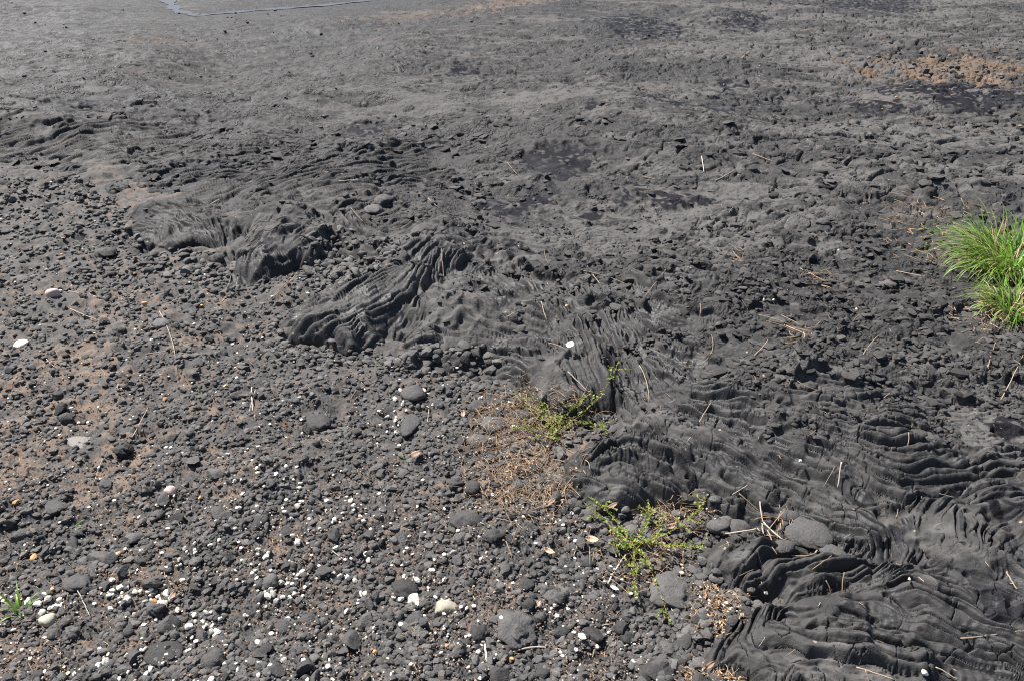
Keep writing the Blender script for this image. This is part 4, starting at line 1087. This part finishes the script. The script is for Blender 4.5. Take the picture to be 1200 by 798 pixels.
weeds(612, 540, 74, 80, 820, "dry_weed", "orange brown dried weed tangle left of the wide flow tip", "weed", 51, .34, .45, None, .0008, 1.25)
weeds(618, 486, 80, 36, 520, "dry_weed", "thin reddish dried weed stems behind the upper creeping plant", "weed", 52, .30, .3, "stuff")
weeds(842, 712, 30, 34, 300, "leaf_litter", "pale brown dry litter pocket in the lower flow bay", "litter", 53, .03, 1.2, None, .0008, .55, .5)
weeds(800, 608, 40, 20, 170, "dry_weed", "sparse dry weed stems in the bay right of the lower creeping plant", "weed", 54, .25, .3)
weeds(835, 795, 40, 12, 150, "leaf_litter", "dry litter under the lowest flow tip at the bottom edge", "litter", 55, .03, 1.2, None, .0008, .55, .5)
weeds(748, 650, 60, 50, 300, "dry_weed", "dead brown stems under the lower creeping plant", "weed", 56, .2, .4)
weeds(1090, 270, 75, 40, 230, "dry_straw", "loose bleached straw spread left of the grass tufts", "straw", 57, .1, .1, "stuff", .0014)
weeds(1165, 370, 60, 30, 150, "dry_straw", "loose straw below the small grass tuft", "straw", 58, .1, .1, "stuff", .0014)
weeds(865, 305, 12, 22, 26, "straw_bunch", "small straw bunch on rubble right of centre", "straw", 59, .1, .0, 'stuff', .0012, 1.6)
weeds(955, 330, 24, 10, 30, "straw_bunch", "wide thin straw bunch on rubble left of the black glossy clod", "straw", 60, .1, .0, 'stuff', .0012, 1.6)
weeds(935, 392, 16, 10, 24, "straw_bunch", "straw bunch in the middle of the right rubble", "straw", 61, .1, .0, 'stuff', .0012, 1.6)
weeds(920, 625, 50, 12, 34, "straw_bunch", "straw scraps in the flow gap around the bleached stick", "straw", 62, .1, .0, 'stuff', .0012, 1.6)

def blade(base, az, L, lean, w, r, n=9):
    d = np.array([math.cos(az), math.sin(az), 0]); s = np.array([-math.sin(az), math.cos(az), 0])
    p = np.array(base, float); th = math.pi / 2 - lean * .25; V = []
    bend = lean * r.uniform(.7, 1.3) / n
    for i in range(n + 1):
        t = i / n; ww = w * (1 - t ** 2.2) * (.6 + .4 * min(1, t * 5)) / 2 + .0001
        up = np.array([-d[0] * math.sin(th), -d[1] * math.sin(th), math.cos(th)])
        V += [p - s * ww, p + up * ww * -.35, p + s * ww]
        p = p + (d * math.cos(th) + np.array([0, 0, math.sin(th)])) * L / n
        th -= bend * (0.5 + 1.2 * t)
    Q = []
    for i in range(n):
        for j in (0, 1):
            a = i * 3 + j; Q.append((a, a + 1, a + 4, a + 3))
    return np.array(V), Q
def tuft(u, v, n, spread, L0, L1, label, seed, wmul=1, dry=.15, cat="grass"):
    r = np.random.default_rng(seed)
    x, y, z = [t[0] for t in land(u, v)]
    root = bpy.data.objects.new("grass_tuft", None); C.objects.link(root); root.location = (x, y, z)
    root["label"] = label; root["category"] = cat
    g, d = MB(), MB()
    for i in range(n):
        a = r.uniform(0, 6.28); q = spread * math.sqrt(r.random()); az = a + r.normal(0, .5)
        b = (q * math.cos(a), q * math.sin(a), -.006)
        L = r.uniform(L0, L1); dr = r.random() < dry
        V, Q = blade(b, az, L * (.8 if dr else 1), r.uniform(1.1, 2.9) if not dr else r.uniform(1.4, 2.2), r.uniform(.0036, .0072) * wmul * (.6 if dr else 1), r)
        V[:, 2] = np.maximum(V[:, 2], -.004)
        (d if dr else g).add(V, Q, r.random())
    for mb, nm, m in ((g, "green_blades", M_GREEN), (d, "dry_blades", M_LITTER)):
        if mb.n:
            V = np.concatenate(mb.V); mb.V = [V]; mb.build(nm, m, parent=root)
tuft(1184, 318, 800, .17, .12, .36, "large bright green grass tuft at the right edge", 71, 1.1, .24)
tuft(1186, 368, 420, .09, .08, .22, "smaller grass tuft with dead blades in front of the large one", 72, 1.0, .4)
tuft(24, 718, 9, .008, .05, .10, "small green sprout left of the cream round stone", 73, 1.1, .1)
tuft(88, 616, 5, .004, .03, .05, "tiny green sprout in the left gravel", 74, .8, 0)
tuft(475, 540, 4, .004, .02, .035, "tiny seedling left of the dry weeds", 75, 1.0, 0)

# ------------------------------------------------------------------ water in the far crease
def water():
    V, Q = [], []
    P = CREASE_P
    t = np.linspace(0, len(P) - 1, 90); x = np.interp(t, range(len(P)), P[:, 0]); y = np.interp(t, range(len(P)), P[:, 1])
    dx, dy = np.gradient(x), np.gradient(y); L = np.hypot(dx, dy)
    w = .075 + .03 * np.sin(t * 9) + .02 * np.sin(t * 23)
    for i in range(90):
        V += [(x[i] + dy[i] / L[i] * w[i], y[i] - dx[i] / L[i] * w[i], .011), (x[i] - dy[i] / L[i] * w[i], y[i] + dx[i] / L[i] * w[i], .011)]
    Q = [(2 * i, 2 * i + 1, 2 * i + 3, 2 * i + 2) for i in range(89)]
    m, nt, b = mat("shallow_water"); b.inputs["Base Color"].default_value = (.060, .056, .062, 1); b.inputs["Roughness"].default_value = .30; b.inputs["Specular IOR Level"].default_value = .3
    bump(nt, b, noise(nt, 14, 3), .02, .2)
    me = bpy.data.meshes.new("water"); me.from_pydata(V, [], Q); me.materials.append(m)
    link("water", me, "narrow strip of water in the far crease", "water", kind="structure")
water()

# ------------------------------------------------------------------ light
sd = Vector((-.58, .48, 1.02)).normalized()
L = bpy.data.lights.new("sun", "SUN"); L.energy = 4.6; L.angle = math.radians(.55); L.color = (1, .968, .93)
so = bpy.data.objects.new("sun", L); C.objects.link(so); so.rotation_euler = sd.to_track_quat("Z", "Y").to_euler(); so.location = (-4, 6, 11)
w = bpy.data.worlds.new("World"); S.world = w; w.use_nodes = True
nt = w.node_tree; bg = nt.nodes["Background"]
sky = nt.nodes.new("ShaderNodeTexSky"); sky.sky_type = "NISHITA"; sky.sun_disc = False
sky.sun_elevation = math.asin(sd.z); sky.sun_rotation = math.atan2(sd.x, sd.y); sky.air_density = 1; sky.dust_density = 1.5
nt.links.new(sky.outputs[0], bg.inputs[0]); bg.inputs[1].default_value = .05
S.render.engine = "CYCLES"; S.cycles.use_denoising = False; S.cycles.filter_width = 1.15
S.view_settings.view_transform = "Standard"; S.view_settings.look = "None"; S.view_settings.gamma = 1; S.view_settings.exposure = 1.28
